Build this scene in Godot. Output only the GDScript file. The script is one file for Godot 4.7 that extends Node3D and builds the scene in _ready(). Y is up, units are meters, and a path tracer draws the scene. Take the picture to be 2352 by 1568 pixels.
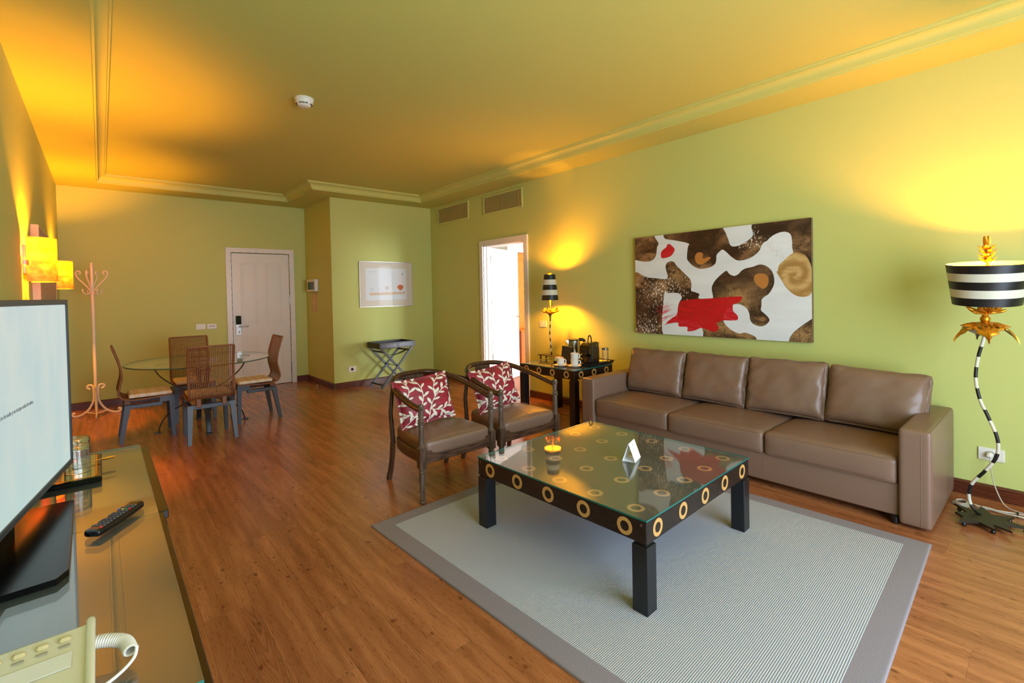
extends Node3D
# Hotel suite living room, built from code. Units are metres, y is up; the camera stands over x = z = 0 and looks along +x / -z.

const XL := -0.379     # left wall face
const XR := 4.195      # sofa wall face
const ZA := -7.989     # entrance wall face
const ZB := -6.857     # recessed picture wall face
const XC := 2.530      # return between the two
const ZF := 1.5        # window wall face, behind the camera
const HS := 2.775      # soffit
const HC := 2.873      # tray ceiling

var M := {}
var used := {}
var rng := RandomNumberGenerator.new()


# ---------------------------------------------------------------- mesh builder
class MB:
	var v := PackedVector3Array()
	var t := PackedVector2Array()
	var has_uv := false

	func tri(a: Vector3, b: Vector3, c: Vector3, ua := Vector2.ZERO, ub := Vector2.ZERO, uc := Vector2.ZERO) -> void:
		v.append(a); v.append(b); v.append(c)
		t.append(ua); t.append(ub); t.append(uc)

	func quad(a: Vector3, b: Vector3, c: Vector3, d: Vector3, ua := Vector2.ZERO, ub := Vector2.ZERO, uc := Vector2.ZERO, ud := Vector2.ZERO) -> void:
		tri(a, b, c, ua, ub, uc)
		tri(a, c, d, ua, uc, ud)

	# counter-clockwise quads seen from outside; chamfered by bev
	func box(c: Vector3, s: Vector3, bev := 0.0, bs := Basis()) -> MB:
		var h := s * 0.5
		var b := minf(bev, minf(h.x, minf(h.y, h.z)) * 0.98)
		var ax := [Vector3(1, 0, 0), Vector3(0, 1, 0), Vector3(0, 0, 1)]
		var f := func(i: int, si: float, j: int, sj: float, k: int, sk: float, on: int) -> Vector3:
			# corner point belonging to face 'on'
			var p := Vector3.ZERO
			p[i] = si * (h[i] - (0.0 if on == i else b))
			p[j] = sj * (h[j] - (0.0 if on == j else b))
			p[k] = sk * (h[k] - (0.0 if on == k else b))
			return c + bs * p
		for i in 3:
			var j := (i + 1) % 3
			var k := (i + 2) % 3
			for sg in [-1.0, 1.0]:
				var p0: Vector3 = f.call(i, sg, j, -1.0, k, -1.0, i)
				var p1: Vector3 = f.call(i, sg, j, 1.0, k, -1.0, i)
				var p2: Vector3 = f.call(i, sg, j, 1.0, k, 1.0, i)
				var p3: Vector3 = f.call(i, sg, j, -1.0, k, 1.0, i)
				if sg > 0: quad(p0, p1, p2, p3)
				else: quad(p0, p3, p2, p1)
		if b > 0.0:
			for k in 3:
				var i := (k + 1) % 3
				var j := (k + 2) % 3
				for si in [-1.0, 1.0]:
					for sj in [-1.0, 1.0]:
						var a0: Vector3 = f.call(i, si, j, sj, k, -1.0, i)
						var a1: Vector3 = f.call(i, si, j, sj, k, 1.0, i)
						var b0: Vector3 = f.call(i, si, j, sj, k, -1.0, j)
						var b1: Vector3 = f.call(i, si, j, sj, k, 1.0, j)
						if si * sj > 0: quad(a0, b0, b1, a1)
						else: quad(a0, a1, b1, b0)
			for sx in [-1.0, 1.0]:
				for sy in [-1.0, 1.0]:
					for sz in [-1.0, 1.0]:
						var px: Vector3 = f.call(0, sx, 1, sy, 2, sz, 0)
						var py: Vector3 = f.call(0, sx, 1, sy, 2, sz, 1)
						var pz: Vector3 = f.call(0, sx, 1, sy, 2, sz, 2)
						if sx * sy * sz > 0: tri(px, py, pz)
						else: tri(px, pz, py)
		return self

	# box given by two corners
	func bb(a: Vector3, b: Vector3, bev := 0.0) -> MB:
		return box((a + b) * 0.5, (b - a).abs(), bev)

	# rows of points; the outside is on the left of (row direction x column direction)
	func grid(rows: Array, close_u := false, close_v := false, flip := false, uvs := []) -> MB:
		var nu := rows.size()
		var nv: int = rows[0].size()
		for i in (nu if close_u else nu - 1):
			var r0 = rows[i]
			var r1 = rows[(i + 1) % nu]
			for j in (nv if close_v else nv - 1):
				var k := (j + 1) % nv
				var ua := Vector2.ZERO
				var ub := Vector2.ZERO
				var uc := Vector2.ZERO
				var ud := Vector2.ZERO
				if uvs.size():
					ua = uvs[i][j]; ub = uvs[(i + 1) % nu][j]; uc = uvs[(i + 1) % nu][k]; ud = uvs[i][k]
				if flip: quad(r0[j], r0[k], r1[k], r1[j], ua, ud, uc, ub)
				else: quad(r0[j], r1[j], r1[k], r0[k], ua, ub, uc, ud)
		return self

	# profile of (radius, height), bottom to top on the outside
	func lathe(prof: Array, seg := 24, xf := Transform3D(), caps := true) -> MB:
		var rows := []
		for s in seg:
			var a := TAU * s / seg
			var row := PackedVector3Array()
			for p in prof:
				row.append(xf * Vector3(cos(a) * p.x, p.y, -sin(a) * p.x))
			rows.append(row)
		grid(rows, true, false)
		if caps:
			for e in 2:
				var p: Vector2 = prof[0] if e == 0 else prof[-1]
				if p.x > 0.0001:
					var c := xf * Vector3(0, p.y, 0)
					for s in seg:
						var a0 := TAU * s / seg
						var a1 := TAU * (s + 1) / seg
						var q0 := xf * Vector3(cos(a0) * p.x, p.y, -sin(a0) * p.x)
						var q1 := xf * Vector3(cos(a1) * p.x, p.y, -sin(a1) * p.x)
						if e == 0: tri(c, q1, q0)
						else: tri(c, q0, q1)
		return self

	# swept round or oval tube; rad may be a number or one per point; flat = (width factor, height factor) in the frame kept by up
	func tube(path: Array, rad, seg := 8, caps := true, oval := Vector2.ONE, up := Vector3.ZERO, closed := false) -> MB:
		var rows := []
		var n := path.size()
		var last := Vector3.ZERO
		for i in n:
			var d: Vector3
			if closed: d = (path[(i + 1) % n] - path[(i - 1 + n) % n]).normalized()
			else: d = (path[mini(i + 1, n - 1)] - path[maxi(i - 1, 0)]).normalized()
			var s: Vector3
			if up != Vector3.ZERO:
				s = d.cross(up)
				if s.length() < 1e-4: s = last
			elif i == 0:
				s = d.cross(Vector3.UP if absf(d.y) < 0.9 else Vector3.RIGHT)
			else:
				s = last - d * last.dot(d)
			s = s.normalized()
			last = s
			var w := s.cross(d).normalized()
			var r: float = rad[i] if rad is Array or rad is PackedFloat32Array else rad
			var row := PackedVector3Array()
			for k in seg:
				var a := TAU * k / seg
				row.append(path[i] + s * cos(a) * r * oval.x + w * sin(a) * r * oval.y)
			rows.append(row)
		grid(rows, closed, true, true)
		if caps and not closed:
			for e in 2:
				var row: PackedVector3Array = rows[0] if e == 0 else rows[-1]
				var c: Vector3 = path[0] if e == 0 else path[-1]
				for k in seg:
					if e == 0: tri(c, row[k], row[(k + 1) % seg])
					else: tri(c, row[(k + 1) % seg], row[k])
		return self

	# flat polygon (x, y) pushed along +z by depth, then placed by xf
	func extrude(poly: PackedVector2Array, depth: float, xf := Transform3D(), uv_size := Vector2.ZERO) -> MB:
		var p := poly
		if Geometry2D.is_polygon_clockwise(p):
			p = poly.duplicate()
			p.reverse()
		# in x right, y up, Geometry2D's sense of «clockwise» is for y down; find the true area
		var area := 0.0
		for i in p.size():
			area += p[i].cross(p[(i + 1) % p.size()])
		if area < 0: p.reverse()
		var ix := Geometry2D.triangulate_polygon(p)
		for i in range(0, ix.size(), 3):
			var a := p[ix[i]]
			var b := p[ix[i + 1]]
			var c := p[ix[i + 2]]
			if (b - a).cross(c - a) < 0:
				var q := b
				b = c
				c = q
			tri(xf * Vector3(a.x, a.y, depth), xf * Vector3(b.x, b.y, depth), xf * Vector3(c.x, c.y, depth))
			tri(xf * Vector3(a.x, a.y, 0), xf * Vector3(c.x, c.y, 0), xf * Vector3(b.x, b.y, 0))
		for i in p.size():
			var a := p[i]
			var b := p[(i + 1) % p.size()]
			quad(xf * Vector3(a.x, a.y, 0), xf * Vector3(b.x, b.y, 0), xf * Vector3(b.x, b.y, depth), xf * Vector3(a.x, a.y, depth))
		return self

	# flat ring in the xz plane, proud by th
	func ring(c: Vector3, r0: float, r1: float, th: float, seg := 28, bs := Basis()) -> MB:
		for s in seg:
			var a0 := TAU * s / seg
			var a1 := TAU * (s + 1) / seg
			var d0 := Vector3(cos(a0), 0, -sin(a0))
			var d1 := Vector3(cos(a1), 0, -sin(a1))
			var u := Vector3(0, th, 0)
			quad(c + bs * (d0 * r0 + u), c + bs * (d0 * r1 + u), c + bs * (d1 * r1 + u), c + bs * (d1 * r0 + u))
			quad(c + bs * (d0 * r1), c + bs * (d1 * r1), c + bs * (d1 * r1 + u), c + bs * (d0 * r1 + u))
			quad(c + bs * (d1 * r0), c + bs * (d0 * r0), c + bs * (d0 * r0 + u), c + bs * (d1 * r0 + u))
		return self

	# pillow-like block: n points a side on a cube blown up to a rounded box; shape is called with (point in -1..1 cube, placed point)
	func pillow(s: Vector3, round_: float, n: int, shape = null) -> MB:
		for face in 6:
			var rows := []
			var uvs := []
			var i := face / 2
			var sg := 1.0 if face % 2 else -1.0
			var j := (i + 1) % 3
			var k := (i + 2) % 3
			for a in n + 1:
				var row := PackedVector3Array()
				var uvr := []
				for b in n + 1:
					var c := Vector3.ZERO
					c[i] = sg
					c[j] = 2.0 * a / n - 1.0
					c[k] = 2.0 * b / n - 1.0
					# denser towards the edges
					c[j] = sin(c[j] * PI / 2 * 0.92) / sin(PI / 2 * 0.92)
					c[k] = sin(c[k] * PI / 2 * 0.92) / sin(PI / 2 * 0.92)
					var h := s * 0.5
					var q := Vector3(c.x * h.x, c.y * h.y, c.z * h.z)
					var r := minf(round_, minf(h.x, minf(h.y, h.z)))
					var inner := Vector3(clampf(q.x, -h.x + r, h.x - r), clampf(q.y, -h.y + r, h.y - r), clampf(q.z, -h.z + r, h.z - r))
					var d := q - inner
					if d.length() > 1e-6: q = inner + d.normalized() * r
					if shape != null: q = shape.call(c, q)
					row.append(q)
					uvr.append(Vector2(q.x / s.x + 0.5, 0.5 - q.y / s.y))
				rows.append(row)
				uvs.append(uvr)
			grid(rows, false, false, sg < 0, uvs)
		return self

	# upper and lower face of a sheet between two corners
	func quad_top(a: Vector3, b: Vector3) -> MB:
		quad(Vector3(a.x, b.y, b.z), Vector3(b.x, b.y, b.z), Vector3(b.x, b.y, a.z), Vector3(a.x, b.y, a.z))
		quad(Vector3(a.x, a.y, a.z), Vector3(b.x, a.y, a.z), Vector3(b.x, a.y, b.z), Vector3(a.x, a.y, b.z))
		return self

	func shifted(by: Vector3) -> MB:
		for i in v.size(): v[i] += by
		return self

	func turned(bs: Basis) -> MB:
		for i in v.size(): v[i] = bs * v[i]
		return self

	func add(o: MB, xf: Transform3D) -> MB:
		for p in o.v: v.append(xf * p)
		t.append_array(o.t)
		return self

	func commit(crease := 40.0) -> ArrayMesh:
		var n := v.size()
		var fn := PackedVector3Array()
		fn.resize(n / 3)
		var at := {}
		for f in n / 3:
			var nn := (v[f * 3 + 1] - v[f * 3]).cross(v[f * 3 + 2] - v[f * 3])
			fn[f] = nn
			for k in 3:
				var p := v[f * 3 + k]
				var key := Vector3i(roundi(p.x * 20000.0), roundi(p.y * 20000.0), roundi(p.z * 20000.0))
				if at.has(key): at[key].append(f)
				else: at[key] = [f]
		var lim := cos(deg_to_rad(crease))
		var ov := PackedVector3Array()
		var on := PackedVector3Array()
		var ot := PackedVector2Array()
		ov.resize(n); on.resize(n); ot.resize(n)
		for f in n / 3:
			var un := fn[f].normalized()
			for k in 3:
				var i := f * 3 + k
				var p := v[i]
				var key := Vector3i(roundi(p.x * 20000.0), roundi(p.y * 20000.0), roundi(p.z * 20000.0))
				var sum := Vector3.ZERO
				for g in at[key]:
					var m: Vector3 = fn[g]
					var l := m.length()
					if l > 0.0 and m.dot(un) >= lim * l: sum += m
				if sum.length() < 1e-12: sum = un
				var o: int = f * 3 + [0, 2, 1][k]   # clockwise for Godot
				ov[o] = p
				on[o] = sum.normalized()
				ot[o] = t[i]
		var arr := []
		arr.resize(Mesh.ARRAY_MAX)
		arr[Mesh.ARRAY_VERTEX] = ov
		arr[Mesh.ARRAY_NORMAL] = on
		arr[Mesh.ARRAY_TEX_UV] = ot
		var am := ArrayMesh.new()
		am.add_surface_from_arrays(Mesh.PRIMITIVE_TRIANGLES, arr)
		return am


# ---------------------------------------------------------------- scene tree helpers
func numbered(called: String) -> String:
	used[called] = used.get(called, -1) + 1
	return called if used[called] == 0 else "%s_%03d" % [called, used[called]]


func thing(called: String, label: String, category: String, at := Vector3.ZERO, turn := 0.0, group := "") -> Node3D:
	var o := Node3D.new()
	o.name = numbered(called)
	add_child(o)
	o.position = at
	o.rotation.y = turn
	meta(o, label, category, group)
	return o


func meta(o: Node, label: String, category: String, group := "") -> void:
	o.set_meta("label", label)
	o.set_meta("category", category)
	if group: o.set_meta("group", group)


func part(called: String, m, material: Material, parent: Node, crease := 40.0) -> MeshInstance3D:
	var o := MeshInstance3D.new()
	o.name = called
	o.mesh = m.commit(crease) if m is MB else m
	o.material_override = material
	parent.add_child(o, true)
	return o


func struct(called: String, m, material: Material, parent: Node = self, crease := 40.0) -> MeshInstance3D:
	var o := MeshInstance3D.new()
	o.name = numbered(called) if parent == self else called
	o.mesh = m.commit(crease) if m is MB else m
	o.material_override = material
	parent.add_child(o, true)
	if parent == self: o.set_meta("kind", "structure")
	return o


func struct_root(called: String) -> Node3D:
	var o := Node3D.new()
	o.name = numbered(called)
	add_child(o)
	o.set_meta("kind", "structure")
	return o


func copy(o: Node3D, called: String, label: String, at: Vector3, turn: float) -> Node3D:
	var c: Node3D = o.duplicate()
	c.name = numbered(called)
	add_child(c)
	c.position = at
	c.rotation = Vector3(0, turn, 0)
	c.set_meta("label", label)
	return c


func mat(c: Color, rough := 0.6, metal := 0.0, spec := 0.5) -> StandardMaterial3D:
	var m := StandardMaterial3D.new()
	m.albedo_color = c
	m.roughness = rough
	m.metallic = metal
	m.metallic_specular = spec
	return m


func rgb(r: int, g: int, b: int) -> Color:
	return Color(r / 255.0, g / 255.0, b / 255.0)


func pane(tint: Color, alpha: float, rough := 0.02) -> StandardMaterial3D:
	var m := mat(Color(tint.r, tint.g, tint.b, alpha), rough)
	m.transparency = BaseMaterial3D.TRANSPARENCY_ALPHA
	return m


func smooth_path(pts: Array, per := 6, closed := false) -> Array:
	var out := []
	var n := pts.size()
	for i in (n if closed else n - 1):
		var p0 = pts[(i - 1 + n) % n] if closed or i > 0 else pts[0]
		var p1 = pts[i]
		var p2 = pts[(i + 1) % n]
		var p3 = pts[(i + 2) % n] if closed or i + 2 < n else pts[n - 1]
		for k in per:
			var u := float(k) / per
			out.append(0.5 * ((2.0 * p1) + (p2 - p0) * u + (2.0 * p0 - 5.0 * p1 + 4.0 * p2 - p3) * u * u + (3.0 * p1 - p0 - 3.0 * p2 + p3) * u * u * u))
	if not closed: out.append(pts[n - 1])
	return out


func noise_tex(freq: float, w := 256, h := 256, ramp = null, kind := FastNoiseLite.TYPE_SIMPLEX_SMOOTH, oct := 4, sd := 1, bump := false) -> NoiseTexture2D:
	var f := FastNoiseLite.new()
	f.seed = sd
	f.noise_type = kind
	f.frequency = freq
	f.fractal_octaves = oct
	var nt := NoiseTexture2D.new()
	nt.width = w
	nt.height = h
	nt.seamless = true
	nt.noise = f
	nt.as_normal_map = bump
	if ramp != null: nt.color_ramp = ramp
	return nt


func ramp(stops: Array) -> Gradient:
	var g := Gradient.new()
	g.offsets = PackedFloat32Array(stops.map(func(s): return s[0]))
	g.colors = PackedColorArray(stops.map(func(s): return s[1]))
	return g


func triplanar(m: StandardMaterial3D, scale: Vector3, world := false) -> StandardMaterial3D:
	m.uv1_triplanar = true
	m.uv1_world_triplanar = world
	m.uv1_scale = scale
	return m


# fills polygon p (0..1 coordinates) in buffer-backed image im by calling paint(x, y, old colour)
func fill_poly(im: Image, p: Array, paint: Callable) -> void:
	var w := im.get_width()
	var h := im.get_height()
	var lo := 1e9
	var hi := -1e9
	for q in p:
		lo = minf(lo, q.y * h)
		hi = maxf(hi, q.y * h)
	for y in range(maxi(0, floori(lo)), mini(h - 1, ceili(hi)) + 1):
		var xs := []
		var yc := y + 0.5
		for i in p.size():
			var a: Vector2 = p[i] * Vector2(w, h)
			var b: Vector2 = p[(i + 1) % p.size()] * Vector2(w, h)
			if (a.y <= yc) != (b.y <= yc): xs.append(a.x + (yc - a.y) / (b.y - a.y) * (b.x - a.x))
		xs.sort()
		for k in range(0, xs.size() - 1, 2):
			for x in range(maxi(0, roundi(xs[k])), mini(w, roundi(xs[k + 1]))):
				im.set_pixel(x, y, paint.call(x, y, im.get_pixel(x, y)))


# ---------------------------------------------------------------- the scene
func _ready() -> void:
	rng.seed = 7
	# camera (a 17 mm lens shifted a little down)
	var cam := Camera3D.new()
	cam.name = "camera"
	var eye := Vector3(0, 1.3507, 0)
	var right := Vector3(0.7578582, -0.0199958, 0.6521128)
	var up := Vector3(0.0262446, 0.9996555, 0.0001521)
	cam.transform = Transform3D(Basis(right, up, right.cross(up)).orthonormalized(), eye)
	cam.projection = Camera3D.PROJECTION_FRUSTUM
	cam.near = 0.05
	cam.far = 60.0
	var fpx := 1091.1                       # focal length in pixels of the 2352 x 1568 frame
	cam.size = 1568.0 / fpx * cam.near
	cam.frustum_offset = Vector2((1176.0 - 1170.1) / fpx, -(784.0 - 690.75) / fpx) * cam.near
	add_child(cam)
	cam.current = true
	# sky
	var env := Environment.new()
	env.background_mode = Environment.BG_SKY
	var psm := ProceduralSkyMaterial.new()
	psm.sky_top_color = Color(0.55, 0.68, 0.90)
	psm.sky_horizon_color = Color(0.84, 0.90, 0.98)
	psm.ground_horizon_color = Color(0.75, 0.76, 0.78)
	psm.ground_bottom_color = Color(0.55, 0.53, 0.50)
	psm.sky_energy_multiplier = 1.0
	var sky := Sky.new()
	sky.sky_material = psm
	env.sky = sky
	env.background_energy_multiplier = 1.6
	env.tonemap_mode = Environment.TONE_MAPPER_LINEAR
	env.tonemap_exposure = 1.18
	env.sdfgi_enabled = true
	env.ssao_enabled = true
	env.ssil_enabled = true
	var we := WorldEnvironment.new()
	we.name = "world_environment"
	we.environment = env
	add_child(we)
	# daylight through the terrace door behind the camera, and through the bedroom window
	window_light("terrace_daylight", Vector3(1.6, 1.25, ZF - 0.02), Vector2(2.6, 2.2), Color(0.84, 0.92, 1.0), 15.5)
	window_light("bedroom_daylight", Vector3(7.7, 1.35, ZF - 0.02), Vector2(2.6, 2.0), Color(0.92, 0.97, 1.0), 60.0)

	materials()
	room()
	bedroom()
	wall_fittings()
	doors()
	rug()
	coffee_table()
	sofa()
	armchairs()
	painting()
	floor_lamp()
	side_table()
	table_lamp()
	coffee_corner()
	console()
	television()
	console_items()
	sconces()
	coat_rack()
	dining_set()
	tray_stand()
	framed_print()


func window_light(called: String, at: Vector3, size: Vector2, c: Color, energy: float) -> void:
	var l := AreaLight3D.new()
	l.name = called
	l.area_size = size
	l.light_color = c
	l.light_energy = energy
	l.area_range = 30.0
	l.shadow_enabled = true
	add_child(l)
	l.position = at      # faces -z, into the room


func materials() -> void:
	# painted plaster: one paint, its soffit and ceiling copy deepened to put shade in the colour
	var wall := mat(rgb(197, 203, 121), 0.62, 0.0, 0.4)
	M.wall = wall
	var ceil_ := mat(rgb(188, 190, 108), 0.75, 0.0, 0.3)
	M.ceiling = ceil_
	M.crown = mat(rgb(194, 198, 114), 0.5, 0.0, 0.4)
	M.white_wall = mat(rgb(236, 232, 224), 0.7)
	M.white_paint = mat(rgb(232, 226, 220), 0.32)
	M.white_plastic = mat(rgb(228, 224, 216), 0.35)
	M.cream_plastic = mat(rgb(214, 206, 178), 0.35)
	M.black_plastic = mat(rgb(16, 16, 17), 0.28)
	M.black_gloss = mat(rgb(8, 8, 9), 0.08)
	M.chrome = mat(rgb(205, 205, 205), 0.18, 1.0)
	M.steel = mat(rgb(170, 165, 158), 0.26, 1.0)
	M.skirting = wood_mat(rgb(104, 46, 22), rgb(64, 26, 12), 0.35, Vector3(1.0, 30, 1.0))
	M.dark_wood = wood_mat(rgb(98, 74, 58), rgb(62, 43, 33), 0.30, Vector3(9, 1.2, 9))
	M.turned_wood = wood_mat(rgb(112, 94, 80), rgb(76, 58, 48), 0.24, Vector3(9, 1.2, 9))
	M.dark_apron = wood_mat(rgb(98, 68, 50), rgb(58, 37, 27), 0.32, Vector3(1.2, 9, 9))
	M.dark_rail = wood_mat(rgb(78, 51, 36), rgb(62, 39, 28), 0.2, Vector3(6, 6, 6))
	M.wenge = wood_mat(rgb(38, 25, 18), rgb(24, 15, 11), 0.36, Vector3(3, 9, 3))
	M.black_paint = mat(rgb(22, 22, 25), 0.33)
	M.blue_black = mat(rgb(62, 68, 80), 0.42)
	M.gold_inlay = mat(rgb(196, 148, 84), 0.4)
	M.glass_edge = mat(rgb(22, 104, 98), 0.12)
	M.glass = pane(rgb(225, 240, 232), 0.05)
	M.gold = mat(rgb(214, 150, 40), 0.34, 0.85)
	M.shade_black = mat(rgb(18, 17, 18), 0.42)
	M.shade_cream = mat(rgb(206, 202, 184), 0.5)
	var grain := noise_tex(0.035, 512, 512, null, FastNoiseLite.TYPE_CELLULAR, 2, 5)
	var leather := mat(rgb(126, 98, 82), 0.38, 0.0, 0.5)
	leather.heightmap_enabled = true
	leather.heightmap_texture = grain
	leather.heightmap_scale = 0.03
	triplanar(leather, Vector3.ONE * 7.0)
	M.leather = leather
	M.stitch = mat(rgb(138, 111, 94), 0.5)


func wood_mat(a: Color, b: Color, rough: float, scale: Vector3) -> StandardMaterial3D:
	var m := mat(Color.WHITE, rough)
	m.albedo_texture = noise_tex(0.018, 256, 256, ramp([[0.25, b], [0.5, a.lerp(b, 0.35)], [0.75, a]]), FastNoiseLite.TYPE_SIMPLEX_SMOOTH, 5, 11)
	return triplanar(m, scale)


# ---------------------------------------------------------------- the room
func room() -> void:
	floor_planks()
	var th := 0.12
	# left wall
	struct("wall_left", MB.new().bb(Vector3(XL - th, 0, ZA - th), Vector3(XL, 3.0, ZF + th)), M.wall)
	# entrance wall, with the door opening
	var dx0 := 1.466
	var dx1 := 2.275
	var dh := 2.03
	var m := MB.new()
	m.bb(Vector3(XL, 0, ZA - th), Vector3(dx0, 3.0, ZA))
	m.bb(Vector3(dx1, 0, ZA - th), Vector3(XC + th, 3.0, ZA))
	m.bb(Vector3(dx0, dh, ZA - th), Vector3(dx1, 3.0, ZA))
	m.bb(Vector3(dx0, 0, ZA - th), Vector3(dx1, dh, ZA - th + 0.02))
	struct("wall_entrance", m, M.wall)
	# return and picture wall
	struct("wall_return", MB.new().bb(Vector3(XC, 0, ZA), Vector3(XC + th, 3.0, ZB)), M.wall)
	struct("wall_picture", MB.new().bb(Vector3(XC + th, 0, ZB - th), Vector3(XR + th, 3.0, ZB)), M.wall)
	# sofa wall with the bedroom doorway
	m = MB.new()
	m.bb(Vector3(XR, 0, ZB), Vector3(XR + th, 3.0, -5.433))
	m.bb(Vector3(XR, 0, -4.559), Vector3(XR + th, 3.0, ZF + th))
	m.bb(Vector3(XR, 2.03, -5.433), Vector3(XR + th, 3.0, -4.559))
	struct("wall_right", m, M.wall)
	# window wall behind the camera
	m = MB.new()
	m.bb(Vector3(XL, 0, ZF), Vector3(0.3, 3.0, ZF + th))
	m.bb(Vector3(2.9, 0, ZF), Vector3(XR, 3.0, ZF + th))
	m.bb(Vector3(0.3, 2.35, ZF), Vector3(2.9, 3.0, ZF + th))
	m.bb(Vector3(0.3, 0, ZF), Vector3(2.9, 0.15, ZF + th))
	struct("wall_front", m, M.wall)
	var w := struct_root("window_1")
	glazing(w, 0.3, 2.9, 0.15, 2.35, 4)
	# ceiling: slab, soffit round the tray and the crown between
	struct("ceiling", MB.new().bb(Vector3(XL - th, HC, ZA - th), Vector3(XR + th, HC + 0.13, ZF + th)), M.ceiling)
	var sx0 := -0.005
	var sx1 := 3.813
	var sxc := 2.166
	var sza := -7.568
	var szb := -6.488
	var szf := ZF - 0.38
	m = MB.new()
	m.bb(Vector3(XL, HS, ZA), Vector3(sx0, HC, ZF))
	m.bb(Vector3(sx1, HS, ZB), Vector3(XR, HC, ZF))
	m.bb(Vector3(sx0, HS, ZA), Vector3(XC, HC, sza))
	m.bb(Vector3(sxc, HS, sza), Vector3(XC, HC, szb))
	m.bb(Vector3(XC, HS, ZB), Vector3(sx1, HC, szb))
	m.bb(Vector3(sx0, HS, szf), Vector3(sx1, HC, ZF))
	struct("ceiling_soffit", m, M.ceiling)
	var prof := [Vector2(0.0, 0.0), Vector2(0.004, 0.012), Vector2(0.016, 0.013), Vector2(0.017, 0.018)]
	for i in 7:
		var a := PI / 2 * (i + 0.5) / 7.0
		prof.append(Vector2(0.020 + 0.052 * (1.0 - cos(a)), 0.022 + 0.050 * sin(a)))
	prof.append_array([Vector2(0.074, 0.074), Vector2(0.075, 0.082), Vector2(0.086, 0.083), Vector2(0.090, 0.090), Vector2(0.091, HC - HS)])
	m = MB.new()
	var rows := []
	for p in prof:
		var d: float = p.x
		var y: float = HS + p.y
		rows.append(PackedVector3Array([Vector3(sx0 + d, y, szf - d), Vector3(sx0 + d, y, sza + d), Vector3(sxc - d, y, sza + d), Vector3(sxc - d, y, szb + d), Vector3(sx1 - d, y, szb + d), Vector3(sx1 - d, y, szf - d)]))
	m.grid(rows, false, true, true)
	struct("trim_1", m, M.crown, self, 25.0)
	# skirting boards
	skirting("baseboard_left", Vector3(XL, 0, ZF), Vector3(XL, 0, ZA), Vector3(1, 0, 0))
	skirting("baseboard_entrance", Vector3(XL, 0, ZA), Vector3(1.398, 0, ZA), Vector3(0, 0, 1))
	skirting("baseboard_entrance", Vector3(2.343, 0, ZA), Vector3(XC, 0, ZA), Vector3(0, 0, 1))
	skirting("baseboard_return", Vector3(XC, 0, ZA), Vector3(XC, 0, ZB + 0.016), Vector3(-1, 0, 0))
	skirting("baseboard_picture", Vector3(XC, 0, ZB), Vector3(XR, 0, ZB), Vector3(0, 0, 1))
	skirting("baseboard_right", Vector3(XR, 0, ZB), Vector3(XR, 0, -5.503), Vector3(-1, 0, 0))
	skirting("baseboard_right", Vector3(XR, 0, -4.489), Vector3(XR, 0, ZF), Vector3(-1, 0, 0))


func skirting(called: String, a: Vector3, b: Vector3, out: Vector3) -> void:
	var prof := [Vector2(0.0, 0.0), Vector2(0.016, 0.0), Vector2(0.016, 0.078), Vector2(0.011, 0.088), Vector2(0.0, 0.089)]
	var m := MB.new()
	var rows := []
	for e in [a, b]:
		var row := PackedVector3Array()
		for p in prof: row.append(e + out * p.x + Vector3(0, p.y, 0))
		rows.append(row)
	var along := (b - a).normalized()
	m.grid(rows, false, false, along.cross(Vector3.UP).dot(out) < 0)
	struct(called, m, M.skirting, self, 25.0)


func glazing(root: Node3D, x0: float, x1: float, y0: float, y1: float, n: int) -> void:
	var w := 0.07
	var fr := MB.new()
	fr.bb(Vector3(x0, y0, ZF + 0.02), Vector3(x1, y0 + w, ZF + 0.09), 0.004)
	fr.bb(Vector3(x0, y1 - w, ZF + 0.02), Vector3(x1, y1, ZF + 0.09), 0.004)
	for i in n + 1:
		var x := lerpf(x0 + w / 2, x1 - w / 2, float(i) / n)
		fr.bb(Vector3(x - w / 2, y0 + w, ZF + 0.02), Vector3(x + w / 2, y1 - w, ZF + 0.09), 0.004)
	struct("window_frame", fr, M.white_paint, root)
	for i in n:
		var xa := lerpf(x0 + w / 2, x1 - w / 2, float(i) / n) + w / 2
		var xb := lerpf(x0 + w / 2, x1 - w / 2, float(i + 1) / n) - w / 2
		struct("window_pane", MB.new().bb(Vector3(xa, y0 + w, ZF + 0.05), Vector3(xb, y1 - w, ZF + 0.056)), M.glass, root)


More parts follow.
